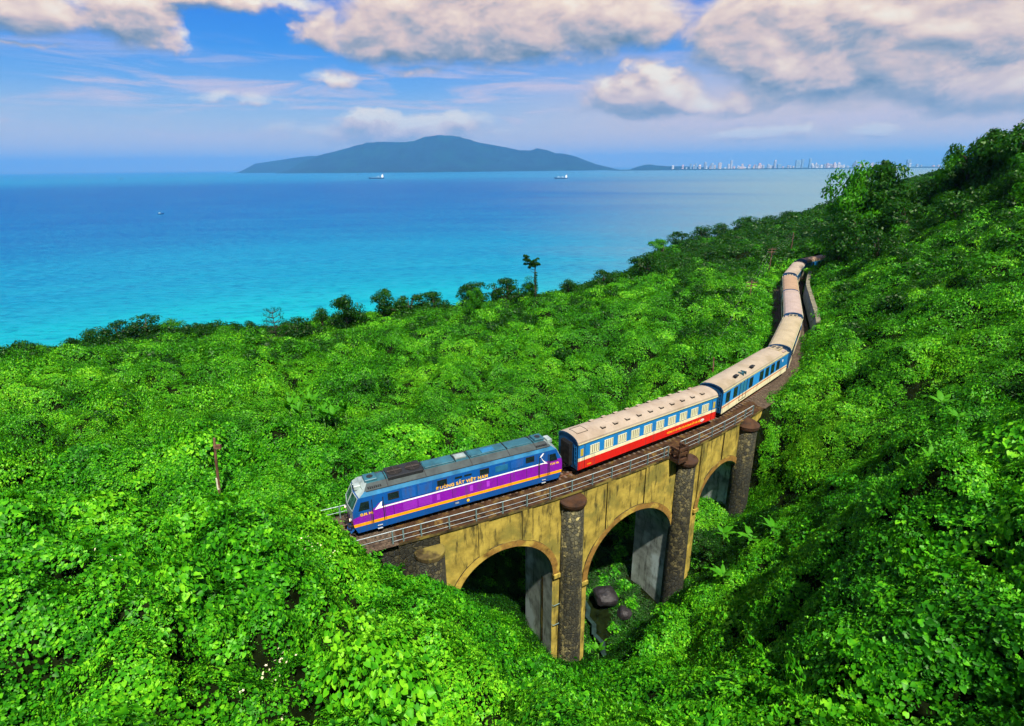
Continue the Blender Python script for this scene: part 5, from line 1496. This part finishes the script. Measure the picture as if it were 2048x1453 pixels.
        poly_side('white_stripe', [(7.12, 2.95), (7.3, 3.0), (7.55, 3.30), (7.42, 3.34), (7.22, 3.12)], y_, m_lwht, t, .007)
        poly_side('livery_panel', [(7.55, 2.30), (9.38, 2.32), (9.33, 2.42), (7.75, 2.42)], y_, m_lpur, t, .004)
        # cab windows, doors
        for x0, x1 in ((-8.95, -8.1), (8.1, 8.95)):
            d = .22 if x0 < 0 else 0; e = 0 if x0 < 0 else .22
            w_ = poly_side('cab_window', [(x0, 2.32), (x1, 2.32), (x1-e, 3.05), (x0+d, 3.05)], y_, m_glass, t, .014)
        for x0, x1 in ((-7.88, -7.0), (7.1, 7.98)):
            q = MB()
            for xx in (x0, x1): q.box(xx-.035, xx+.035, min(y_, y_+sy*.02), max(y_, y_+sy*.02), .98, 3.1, m_grill)
            dr = q.build('cab_door', t)
            for xx in (x0-.12, x1+.12):
                q = MB(); q.tube([(xx, y_+sy*.06, 1.1), (xx, y_+sy*.06, 2.5)], .018, m_wheel, 5); q.build('handrail', dr)
        for x0, x1, z0, z1 in ((-6.55, -5.75, 2.72, 3.22), (-2.45, -1.70, 2.78, 3.22), (1.35, 2.10, 2.80, 3.24), (5.75, 6.50, 2.84, 3.28)):
            fr_ = MB(); 
            for (a, c_, e, g_) in ((x0-.05, x1+.05, z0-.05, z0), (x0-.05, x1+.05, z1, z1+.05), (x0-.05, x0, z0, z1), (x1, x1+.05, z0, z1)): fr_.box(a, c_, min(y_, y_+sy*.03), max(y_, y_+sy*.03), e, g_, m_under)
            wf = fr_.build('window', t); poly_side('pane', [(x0, z0), (x1, z0), (x1, z1), (x0, z1)], y_, m_glass, wf, .010)
        for x0, x1 in ((-.95, -.30), (-.12, .55)): poly_side('vent_slot', [(x0, 3.0), (x1, 3.0), (x1, 3.18), (x0, 3.18)], y_, m_glass, t, .010)
        def louvre(x0, x1, z0, z1, m_, n):
            q = MB()
            for k in range(n):
                za = z0+(z1-z0)*k/n; zb = za+(z1-z0)/n*.75
                pts = [(x0, y_+sy*.035, za), (x1, y_+sy*.035, za), (x1, y_+sy*.005, zb), (x0, y_+sy*.005, zb)]; q.quad(pts if sy < 0 else pts[::-1], m_)
                pts = [(x0, y_+sy*.004, za-.004), (x1, y_+sy*.004, za-.004), (x1, y_+sy*.035, za), (x0, y_+sy*.035, za)]; q.quad(pts if sy < 0 else pts[::-1], m_grill)
            for (a, c_, e, g_) in ((x0-.05, x0, z0, z1), (x1, x1+.05, z0, z1), (x0-.05, x1+.05, z1, z1+.04)): q.box(a, c_, min(y_, y_+sy*.03), max(y_, y_+sy*.03), e, g_, m_)
            q.build('louvre', t)
        louvre(-5.45, -4.35, 2.42, 3.32, m_lblue, 9); louvre(-4.15, -2.95, 2.42, 3.32, m_lblue, 9); louvre(-5.45, -4.30, 1.34, 2.10, m_lpur, 9); louvre(-4.15, -3.0, 1.34, 2.10, m_lpur, 9)
        louvre(4.25, 5.45, 2.62, 3.32, m_lblue, 7)
        poly_side('access_panel', [(2.75, 2.66), (3.95, 2.66), (3.95, 3.22), (2.75, 3.22)], y_, m_lcyan, t, .02)
        for xx in (-2.6, .35, 1.9): poly_side('access_panel', [(xx, 1.45), (xx+.28, 1.45), (xx+.28, 1.98), (xx, 1.98)], y_, m_lpur2, t, .02)
        for xx in (-6.2, -1.2, 2.9, 4.2, 5.8):
            q = MB(); q.box(xx-.015, xx+.015, min(y_, y_+sy*.012), max(y_, y_+sy*.012), 1.25, 2.1, m_under); q.build('panel_joint', t)
        for xx in (-7.4, 7.55):
            q = MB()
            for zz in (.30, .60): q.box(xx-.20, xx+.20, min(y_-sy*.1, y_+sy*.05), max(y_-sy*.1, y_+sy*.05), zz, zz+.025, m_step)
            q.build('cab_step', t)
    # cut-away under the skirt: bogies, tank
    q = MB(); q.box(-2.3, 2.3, -1.25, 1.25, .12, .40, m_under); q.build('fuel_tank', t, bevel=.08)
    bogie(t, -5.6, 3, 4.6); bogie(t, 5.6, 3, 4.6)
    text(t, 'ĐƯỜNG SẮT VIỆT NAM', -2.62, -1.462, 2.42, .40, m_yel, sx=1.0, spacing=1.12)
    text(t, 'Đ.M. Hà', -8.85, -1.462, 1.85, .30, m_yel); text(t, 'Đ.M. Hà', 8.2, -1.462, 1.95, .26, m_yel)
    text(t, '942', -1.0, -1.43, .60, .22, m_step)
    q = MB(); q.tube([(.15, -1.45, .66), (.15, -1.475, .66)], .13, m_yel, 14); q.build('maker_plate', t)
    return t
m_lpur2 = P('loco_purple_light', (0.34, 0.04, 0.52))
def lamp_mat():
    m = bpy.data.materials.new('lit_headlight'); m.use_nodes = True; n = m.node_tree.nodes; n.clear()
    e = n.new('ShaderNodeEmission'); e.inputs[0].default_value = (1, .62, .35, 1); e.inputs[1].default_value = 2.2; o = n.new('ShaderNodeOutputMaterial'); m.node_tree.links.new(e.outputs[0], o.inputs[0]); return m
m_lamp = lamp_mat()
locomotive(-4.63, 42.12, R(26.0))

RP = [(1.47, 3.27), (1.42, 3.50), (1.20, 3.72), (.80, 3.87), (.35, 3.95), (0, 3.97)]
def coach(x, y, rz, L, label, scheme, roof, equip=0, vents=0, detail=True):
    t = thing('railway_coach', label, 'railway coach', (x, y, 0), rz, 'coaches of the train')
    h = L/2; b = MB()
    if scheme == 'red': bands = [(.62, 1.50, m_cred), (1.50, 1.84, m_ccrm), (1.84, 3.27, m_cblue)]
    else: bands = [(.52, 1.22, m_ccrm), (1.22, 1.34, m_cred), (1.34, 1.52, m_ccrm), (1.52, 3.08, m_cblue), (3.08, 3.20, m_ccrm), (3.20, 3.27, m_cred)]
    for sy in (-1, 1):
        for z0, z1, m_ in bands:
            q = [(-h, sy*1.45, z0), (h, sy*1.45, z0), (h, sy*1.45, z1), (-h, sy*1.45, z1)]; b.quad(q if sy < 0 else q[::-1], m_)
    for sx in (-1, 1):
        q = [(sx*h, -1.45, .62), (sx*h, 1.45, .62)] + [(sx*h, yy, zz) for yy, zz in RP] + [(sx*h, -yy, zz) for yy, zz in RP[::-1][1:]]; b.quad(q if sx > 0 else q[::-1], m_cdblue)
    b.quad([(-h, -1.45, .62), (-h, 1.45, .62), (h, 1.45, .62), (h, -1.45, .62)], m_under)
    b.build('body', t)
    # roof, split where an end platform steps down
    r_ = MB(); x0, x1 = -h-.06, h+.06-(2.3 if equip else 0)
    full = [(-yy, zz) for yy, zz in RP] + [(yy, zz) for yy, zz in RP[::-1][1:]]
    for (a, c) in zip(full[:-1], full[1:]): r_.quad([(x0, a[0], a[1]), (x1, a[0], a[1]), (x1, c[0], c[1]), (x0, c[0], c[1])], m_roof[roof])
    for xx, d in ((x0, 1), (x1, -1)):
        inner = [(yy*.93, zz-.16) for yy, zz in full]
        for k in range(len(full)-1):
            q = [(xx, *full[k]), (xx, *full[k+1]), (xx, *inner[k+1]), (xx, *inner[k])]; r_.quad(q if d > 0 else q[::-1], m_cdblue)
    r_.build('roof', t, smooth=False)
    for sy in (-1, 1):
        g = MB(); g.box(-h, h, min(sy*1.452, sy*1.52), max(sy*1.452, sy*1.52), 3.24, 3.31, m_gut); g.build('gutter', t)
    if equip:
        e = MB(); q_ = [(yy*.97, zz-.30) for yy, zz in full]
        for (a, c) in zip(q_[:-1], q_[1:]): e.quad([(x1-.1, *a), (h+.02, *a), (h+.02, *c), (x1-.1, *c)], m_roof['sand'])
        e.build('lowered_roof_end', t)
        e = MB(); e.box(x1+.35, h-.15, -.62, .62, 3.6, 3.90, m_roof['sand']); eq = e.build('air_conditioner', t, bevel=.04)
        for k in range(2):
            e = MB(); e.box(x1+.75+k*.62, x1+1.2+k*.62, -.50, -.12, 3.90, 3.915, m_grill); e.build('vent_grille', eq)
            e = MB(); e.box(x1+.75+k*.62, x1+1.2+k*.62, .12, .50, 3.90, 3.915, m_grill); e.build('vent_grille', eq)
        for sy in (-1, 1):
            e = MB(); e.box(x1+.9, h-.2, min(sy*.75, sy*1.2), max(sy*.75, sy*1.2), 3.38, 3.56, m_roof['rose']); e.build('roof_box', t)
    # ends
    for sx in (-1, 1):
        e = MB(); e.box(min(sx*h, sx*(h+.42)), max(sx*h, sx*(h+.42)), -.62, .62, .95, 3.15, m_under)
        for k in range(3): e.box(min(sx*(h+.05+k*.14), sx*(h+.10+k*.14)), max(sx*(h+.05+k*.14), sx*(h+.10+k*.14)), -.68, .68, .9, 3.22, m_grill)
        e.build('gangway', t)
        e = MB(); e.box(min(sx*h, sx*(h+.5)), max(sx*h, sx*(h+.5)), -.12, .12, .55, .8, m_under); e.build('coupler', t)
        e = MB()
        for yy in (-1.25, -1.0): e.tube([(sx*(h+.05), yy, 1.0), (sx*(h+.05), yy, 3.1)], .016, m_cblue, 5)
        for zz in (1.3, 1.7, 2.1, 2.5, 2.9): e.tube([(sx*(h+.05), -1.25, zz), (sx*(h+.05), -1.0, zz)], .012, m_cblue, 4)
        e.build('end_ladder', t)
    bogie(t, -h+2.9, 2, 2.5); bogie(t, h-2.9, 2, 2.5)
    u = MB(); u.box(-3.5, -1.6, -1.2, 1.2, .30, .62, m_under); u.box(1.2, 3.4, -1.2, 1.2, .34, .62, m_under); u.tube([(-.9, -.9, .42), (.7, -.9, .42)], .17, m_under, 8); u.build('underfloor_box', t)
    def window(x0, x1, z0, z1, sy, style):
        if max(abs(x0), abs(x1)) > h-.2: return
        y_ = sy*1.45; f = MB()
        for (a, c_, e_, g_) in ((x0-.05, x1+.05, z0-.06, z0), (x0-.05, x1+.05, z1, z1+.05), (x0-.05, x0, z0, z1), (x1, x1+.05, z0, z1)): f.box(a, c_, min(y_, y_+sy*.035), max(y_, y_+sy*.035), e_, g_, m_cwin if style == 'cream' else m_under)
        wf = f.build('window', t)
        poly_side('pane', [(x0, z0), (x1, z0), (x1, z1), (x0, z1)], y_, m_curt if style == 'cream' else m_glass, wf, .008)
        if style == 'cream':
            q = MB(); n = 4; w_ = (x1-x0)/n
            for k in range(n): q.box(x0+k*w_+.02, x0+(k+1)*w_-.07, min(y_+sy*.008, y_+sy*.03), max(y_+sy*.008, y_+sy*.03), z0+.02, z1-.02, m_cwin)
            q.build('shutter', wf)
    if detail:
        for sy in (-1, 1):
            if scheme == 'red':
                for k in range(10): window(-8.55+k*1.785, -7.50+k*1.785, 1.98, 2.78, sy, 'cream')
                for x0, x1 in ((-h+.12, -h+.80), (h-.80, h-.12)):
                    q = MB(); y_ = sy*1.45
                    for xx in (x0, x1): q.box(xx-.02, xx+.02, min(y_, y_+sy*.02), max(y_, y_+sy*.02), .66, 3.1, m_under)
                    d = q.build('door', t); poly_side('pane', [(x0+.16, 2.0), (x1-.16, 2.0), (x1-.16, 2.75), (x0+.16, 2.75)], y_, m_yel2, d, .01)
            else:
                for x0, x1 in ((-9.0, -8.1), (-7.0, -6.1), (-2.6, -1.7), (.5, 1.5), (2.3, 3.3), (4.1, 5.1), (5.95, 6.9)): window(x0, x1, 1.75, 2.85, sy, 'dark')
                for x0, x1 in ((-9.75, -9.15), (-7.9, -7.15), (-1.5, .3), (1.65, 2.15), (3.45, 3.95), (5.25, 5.8)):
                    if max(abs(x0), abs(x1)) < h-.1: poly_side('light_panel', [(x0, 1.56), (x1, 1.56), (x1, 3.04), (x0, 3.04)], sy*1.45, m_clite, t, .008)
                q = MB(); y_ = sy*1.45
                for xx in (-5.3, -4.35, -3.4): q.box(xx-.03, xx+.03, min(y_, y_+sy*.03), max(y_, y_+sy*.03), .75, 3.1, m_under)
                q.box(-5.25, -3.45, min(y_, y_+sy*.02), max(y_, y_+sy*.02), .72, .80, m_under); d = q.build('loading_door', t)
                poly_side('pane', [(-5.15, 1.7), (-4.5, 1.7), (-4.5, 2.9), (-5.15, 2.9)], y_, m_glass2, d, .01); poly_side('pane', [(-4.2, 1.7), (-3.55, 1.7), (-3.55, 2.9), (-4.2, 2.9)], y_, m_glass2, d, .01)
                if h < 9: continue
                q = MB(); q.tube([(8.05, sy*1.45, 2.5), (8.05, sy*1.468, 2.5)], .19, m_lwht, 18); q.tube([(8.05, sy*1.469, 2.5), (8.05, sy*1.474, 2.5)], .10, m_cblue, 12); q.build('round_emblem', t)
    if vents:
        for k in range(10):
            for sy in (-1, 1):
                q = MB(); xx = -6.5+k*1.62; q.box(xx-.24, xx+.24, min(sy*.70, sy*.98), max(sy*.70, sy*.98), 3.83, 3.98, m_roof['pink']); q.box(xx-.26, xx-.242, min(sy*.68, sy*1.0), max(sy*.68, sy*1.0), 3.80, 3.94, m_under); q.box(xx-.24, xx+.24, min(sy*.982, sy*1.0), max(sy*.982, sy*1.0), 3.76, 3.92, m_under); q.build('roof_vent', t)
        q = MB()
        for a, c in (((-9.5, -.6), (-8.2, -.6)), ((-8.2, -.6), (-8.2, .6)), ((-9.5, .6), (-8.2, .6)), ((-9.5, -.6), (-9.5, .6))): q.tube([(a[0], a[1], 3.965 if abs(a[1]) < .1 else 3.925), ((a[0]+c[0])/2, (a[1]+c[1])/2, 3.975 if abs((a[1]+c[1])/2) < .1 else 3.925), (c[0], c[1], 3.925)], .028, m_under, 5)
        q.build('roof_hatch', t)
        for xx in np.arange(-7.5, 9.5, 2.0):
            q = MB(); q.tube([(xx, yy, zz+.004) for yy, zz in full[1:-1]], .010, m_rseam, 4); q.build('roof_seam', t)
    return t
m_yel2 = P('door_glass_yellow', (0.42, 0.32, 0.04)); m_glass2 = P('teal_glass', (0.02, 0.16, 0.26)); m_rseam = mat('roof_seam', (0.30, 0.22, 0.18), 0.8)
c1 = coach(13.62, 52.45, R(33.6), 20.1, 'coach with red lower side and ten cream-shuttered windows, right behind the locomotive', 'red', 'pink', 0, 1)
text(c1, 'CÔNG TY CP VẬN TẢI ĐƯỜNG SẮT HÀ NỘI', 2.1, -1.462, .93, .27, m_yel, sx=1.0, spacing=1.0, bold=.008)
text(c1, '31552', -8.9, -1.462, .85, .2, m_cred2 if False else m_yel, bold=0)
q = MB(); q.v = []; 
n_ = 22; pts = [(7.75+.34*math.cos(6.2832*k/n_), -1.462, 1.03+.15*math.sin(6.2832*k/n_)) for k in range(n_)]; q.quad(pts, m_lwht); q.build('oval_emblem', c1)
text(c1, 'ĐSHN', 7.55, -1.466, .96, .16, m_cred, bold=.004, name='lettering')
c2 = coach(29.88, 66.08, R(45.0), 19.8, 'blue and cream coach with dark windows and sooty roof cowls, second behind the locomotive', 'cream', 'beige', 1)
def cowls():
    for xx, k in ((-6.0, 0), (-1.4, 0)):
        q = MB(); q.tube([(xx, -.95, 3.72), (xx, -1.0, 3.98), (xx+.1, -1.0, 4.08)], [.15, .15, .1], m_grill, 10); q.box(xx-.28, xx+.5, -1.2, -.8, 4.0, 4.12, m_grill); q.build('roof_cowl', c2)
    q = MB(); q.box(-4.4, -4.3, -1.3, -.6, 3.7, 4.05, m_lroof2); q.box(-3.7, -3.6, -1.3, -.6, 3.7, 4.05, m_lroof2); q.box(-4.4, -3.6, -1.0, -.9, 3.85, 3.98, m_lroof2); q.build('roof_bracket', c2)
cowls()
coach(42.31, 81.91, R(59.3), 19.4, 'third coach, plain tan roof, half hidden by vines where the line enters the hillside', 'cream', 'sand', 1)
coach(51.85, 100.17, R(65.5), 19.9, 'fourth coach, smooth pinkish beige roof, on the bend beside the retaining wall', 'cream', 'rose', 0)
coach(60.18, 118.4, R(65.4), 18.2, 'fifth coach, orange-tan roof, coupled close behind the smooth beige one', 'cream', 'tan', 1)
coach(70.0, 136.6, R(58.1), 19.6, 'sixth coach, pale pink roof, turning right near the end of the visible train', 'cream', 'pink', 1)
coach(81.6, 150.8, R(36), 11.0, 'last visible coach, tan roof disappearing behind dark trees', 'cream', 'tan', 0)

# ------------------------------------------------------------------ poles and wires
m_pole = mat('weathered_pole', (0.12, 0.055, 0.03), 0.85, 0.4, 2, hue2=(0.20,0.12,0.07)); m_polew = mat('pole_band', (0.6, 0.58, 0.45), 0.8); m_wire = mat('line_wire', (0.15, 0.17, 0.16), 0.6)
PL = [(-27.56, 45.2, -.3, 4.6, 'brown line pole with white foot band, standing alone in the vines left of the locomotive'), (28.27, 73.0, -1.6, 2.3, 'short rusty line pole in the vines above the second coach'),
      (49.0, 112.0, .6, 5.4, 'plain line pole left of the bend, nearer of the two beside the rear coaches'), (67.6, 145.0, 1.5, 7.4, 'line pole with crossarms on the crest, farther of the two beside the rear coaches'), (84.0, 168.0, 2.0, 8.6, 'thin line pole beside the end of the train')]
tops = []
for i, (x, y, z0, z1, lb) in enumerate(PL):
    t = thing('line_pole', lb, 'pole', (x, y, z0), 0, 'line poles beside the track'); h = z1-z0
    lean = 0.55 if i == 0 else (-.2 if i == 1 else 0)
    b = MB(); b.tube([(0, 0, -.8), (lean*.5, 0, h*.5), (lean, 0, h)], [.13, .12, .10], m_pole, 8); b.build('mast', t)
    if i == 0: b = MB(); b.tube([(0, 0, -.4), (.05, 0, .75)], .145, m_polew, 8); b.build('white_band', t); b = MB(); b.box(lean*.9-.12, lean*.9+.5, -.12, .12, h*.78, h*.86, m_pole); b.build('bracket', t)
    if i in (2, 3):
        for k in range(2): b = MB(); b.box(-1.1, 1.1, -.06, .06, h-.5-k*.7, h-.38-k*.7, m_pole); b.build('crossarm', t)
    tops.append((x+lean, y, z1-.1))
for a, c, n in ((1, 2, 1), (2, 3, 3), (3, 4, 3)):
    t = thing('overhead_wire', ['', 'single wire sagging from the short rusty pole to the bend pole', 'sagging wires between the two poles beside the rear coaches', 'wires running from the crest pole to the end of the train'][a], 'wire', tops[a], 0, 'overhead line wires')
    for k in range(n):
        b = MB(); pts = []
        for j in range(13):
            u = j/12; pts.append((tops[a][0]+(tops[c][0]-tops[a][0])*u+(k-1)*.9, tops[a][1]+(tops[c][1]-tops[a][1])*u, tops[a][2]+(tops[c][2]-tops[a][2])*u-4*1.0*u*(1-u)-.3))
        b.tube(pts, .009, m_wire, 4); wb(b, 'wire', t)

# ------------------------------------------------------------------ stones in the stream bed
m_rock = mat('wet_boulder', (0.015, 0.013, 0.015), 0.6, 0.5, 1.5, 0.05, 5, spec=0.4)
def boulder(x, y, z, r_, label, seed):
    bm = bmesh.new(); bmesh.ops.create_icosphere(bm, subdivisions=3, radius=r_)
    for v in bm.verts:
        n = mnoise.noise(v.co*0.9/r_+Vector((seed, 0, 0))); n2 = mnoise.noise(v.co*2.5/r_+Vector((0, seed, 0))); v.co *= 1+.28*n+.10*n2; v.co.z *= .78
    me = bpy.data.meshes.new('boulder'); bm.to_mesh(me); bm.free(); me.materials.append(m_rock)
    o = bpy.data.objects.new('boulder', me); COL.objects.link(o); o.location = (x, y, z); o['label'] = label; o['category'] = 'boulder'; o['group'] = 'boulders in the stream bed'
boulder(10.7, 52.2, -19.9, 1.35, 'big dark purple-grey boulder in the stream bed seen through the middle arch', 3)
boulder(12.6, 50.6, -20.9, .8, 'smaller flat boulder against the foot of the second pier', 9)
b = MB(); n_ = 14
m_strm = mat('stream_water', (0.012, 0.03, 0.025), 0.45, 0.4, 2, spec=0.3)
pts = [(8.2, 52.5), (8.6, 51.2), (8.3, 50.0), (8.9, 48.8), (8.7, 47.5), (9.5, 46.3), (9.3, 45.0), (9.9, 43.0)]
for a, c in zip(pts[:-1], pts[1:]): b.quad([(a[0]-.25, a[1], -20.8), (c[0]-.25, c[1], -20.8), (c[0]+.25, c[1], -20.8), (a[0]+.25, a[1], -20.8)][::-1], m_strm)
b.build('stream')['kind'] = 'structure'

# ------------------------------------------------------------------ sea haze
HAZE_DENSITY = 3.7e-5
def haze():
    m = bpy.data.materials.new('haze'); m.use_nodes = True; n = m.node_tree.nodes; n.clear()
    v = n.new('ShaderNodeVolumePrincipled'); v.inputs['Color'].default_value = (0.12, 0.37, 0.70, 1); v.inputs['Density'].default_value = HAZE_DENSITY; v.inputs['Anisotropy'].default_value = 0.0
    o = n.new('ShaderNodeOutputMaterial'); m.node_tree.links.new(v.outputs[0], o.inputs['Volume'])
    b = MB(); b.box(-64000, 64000, -64000, 64000, SEA_Z-9, 1190, m); h = b.build('haze'); h['kind'] = 'stuff'
    h.display_type = 'WIRE'
haze()

# lettering as plain meshes
dg = bpy.context.evaluated_depsgraph_get()
for o in [o for o in SC.objects if o.type == 'FONT']:
    me = bpy.data.meshes.new_from_object(o.evaluated_get(dg)); n = bpy.data.objects.new('lettering', me); COL.objects.link(n)
    n.parent = o.parent; n.location = o.location; n.rotation_euler = o.rotation_euler; n.scale = o.scale; n['label'] = 'painted lettering'
    bpy.data.objects.remove(o)
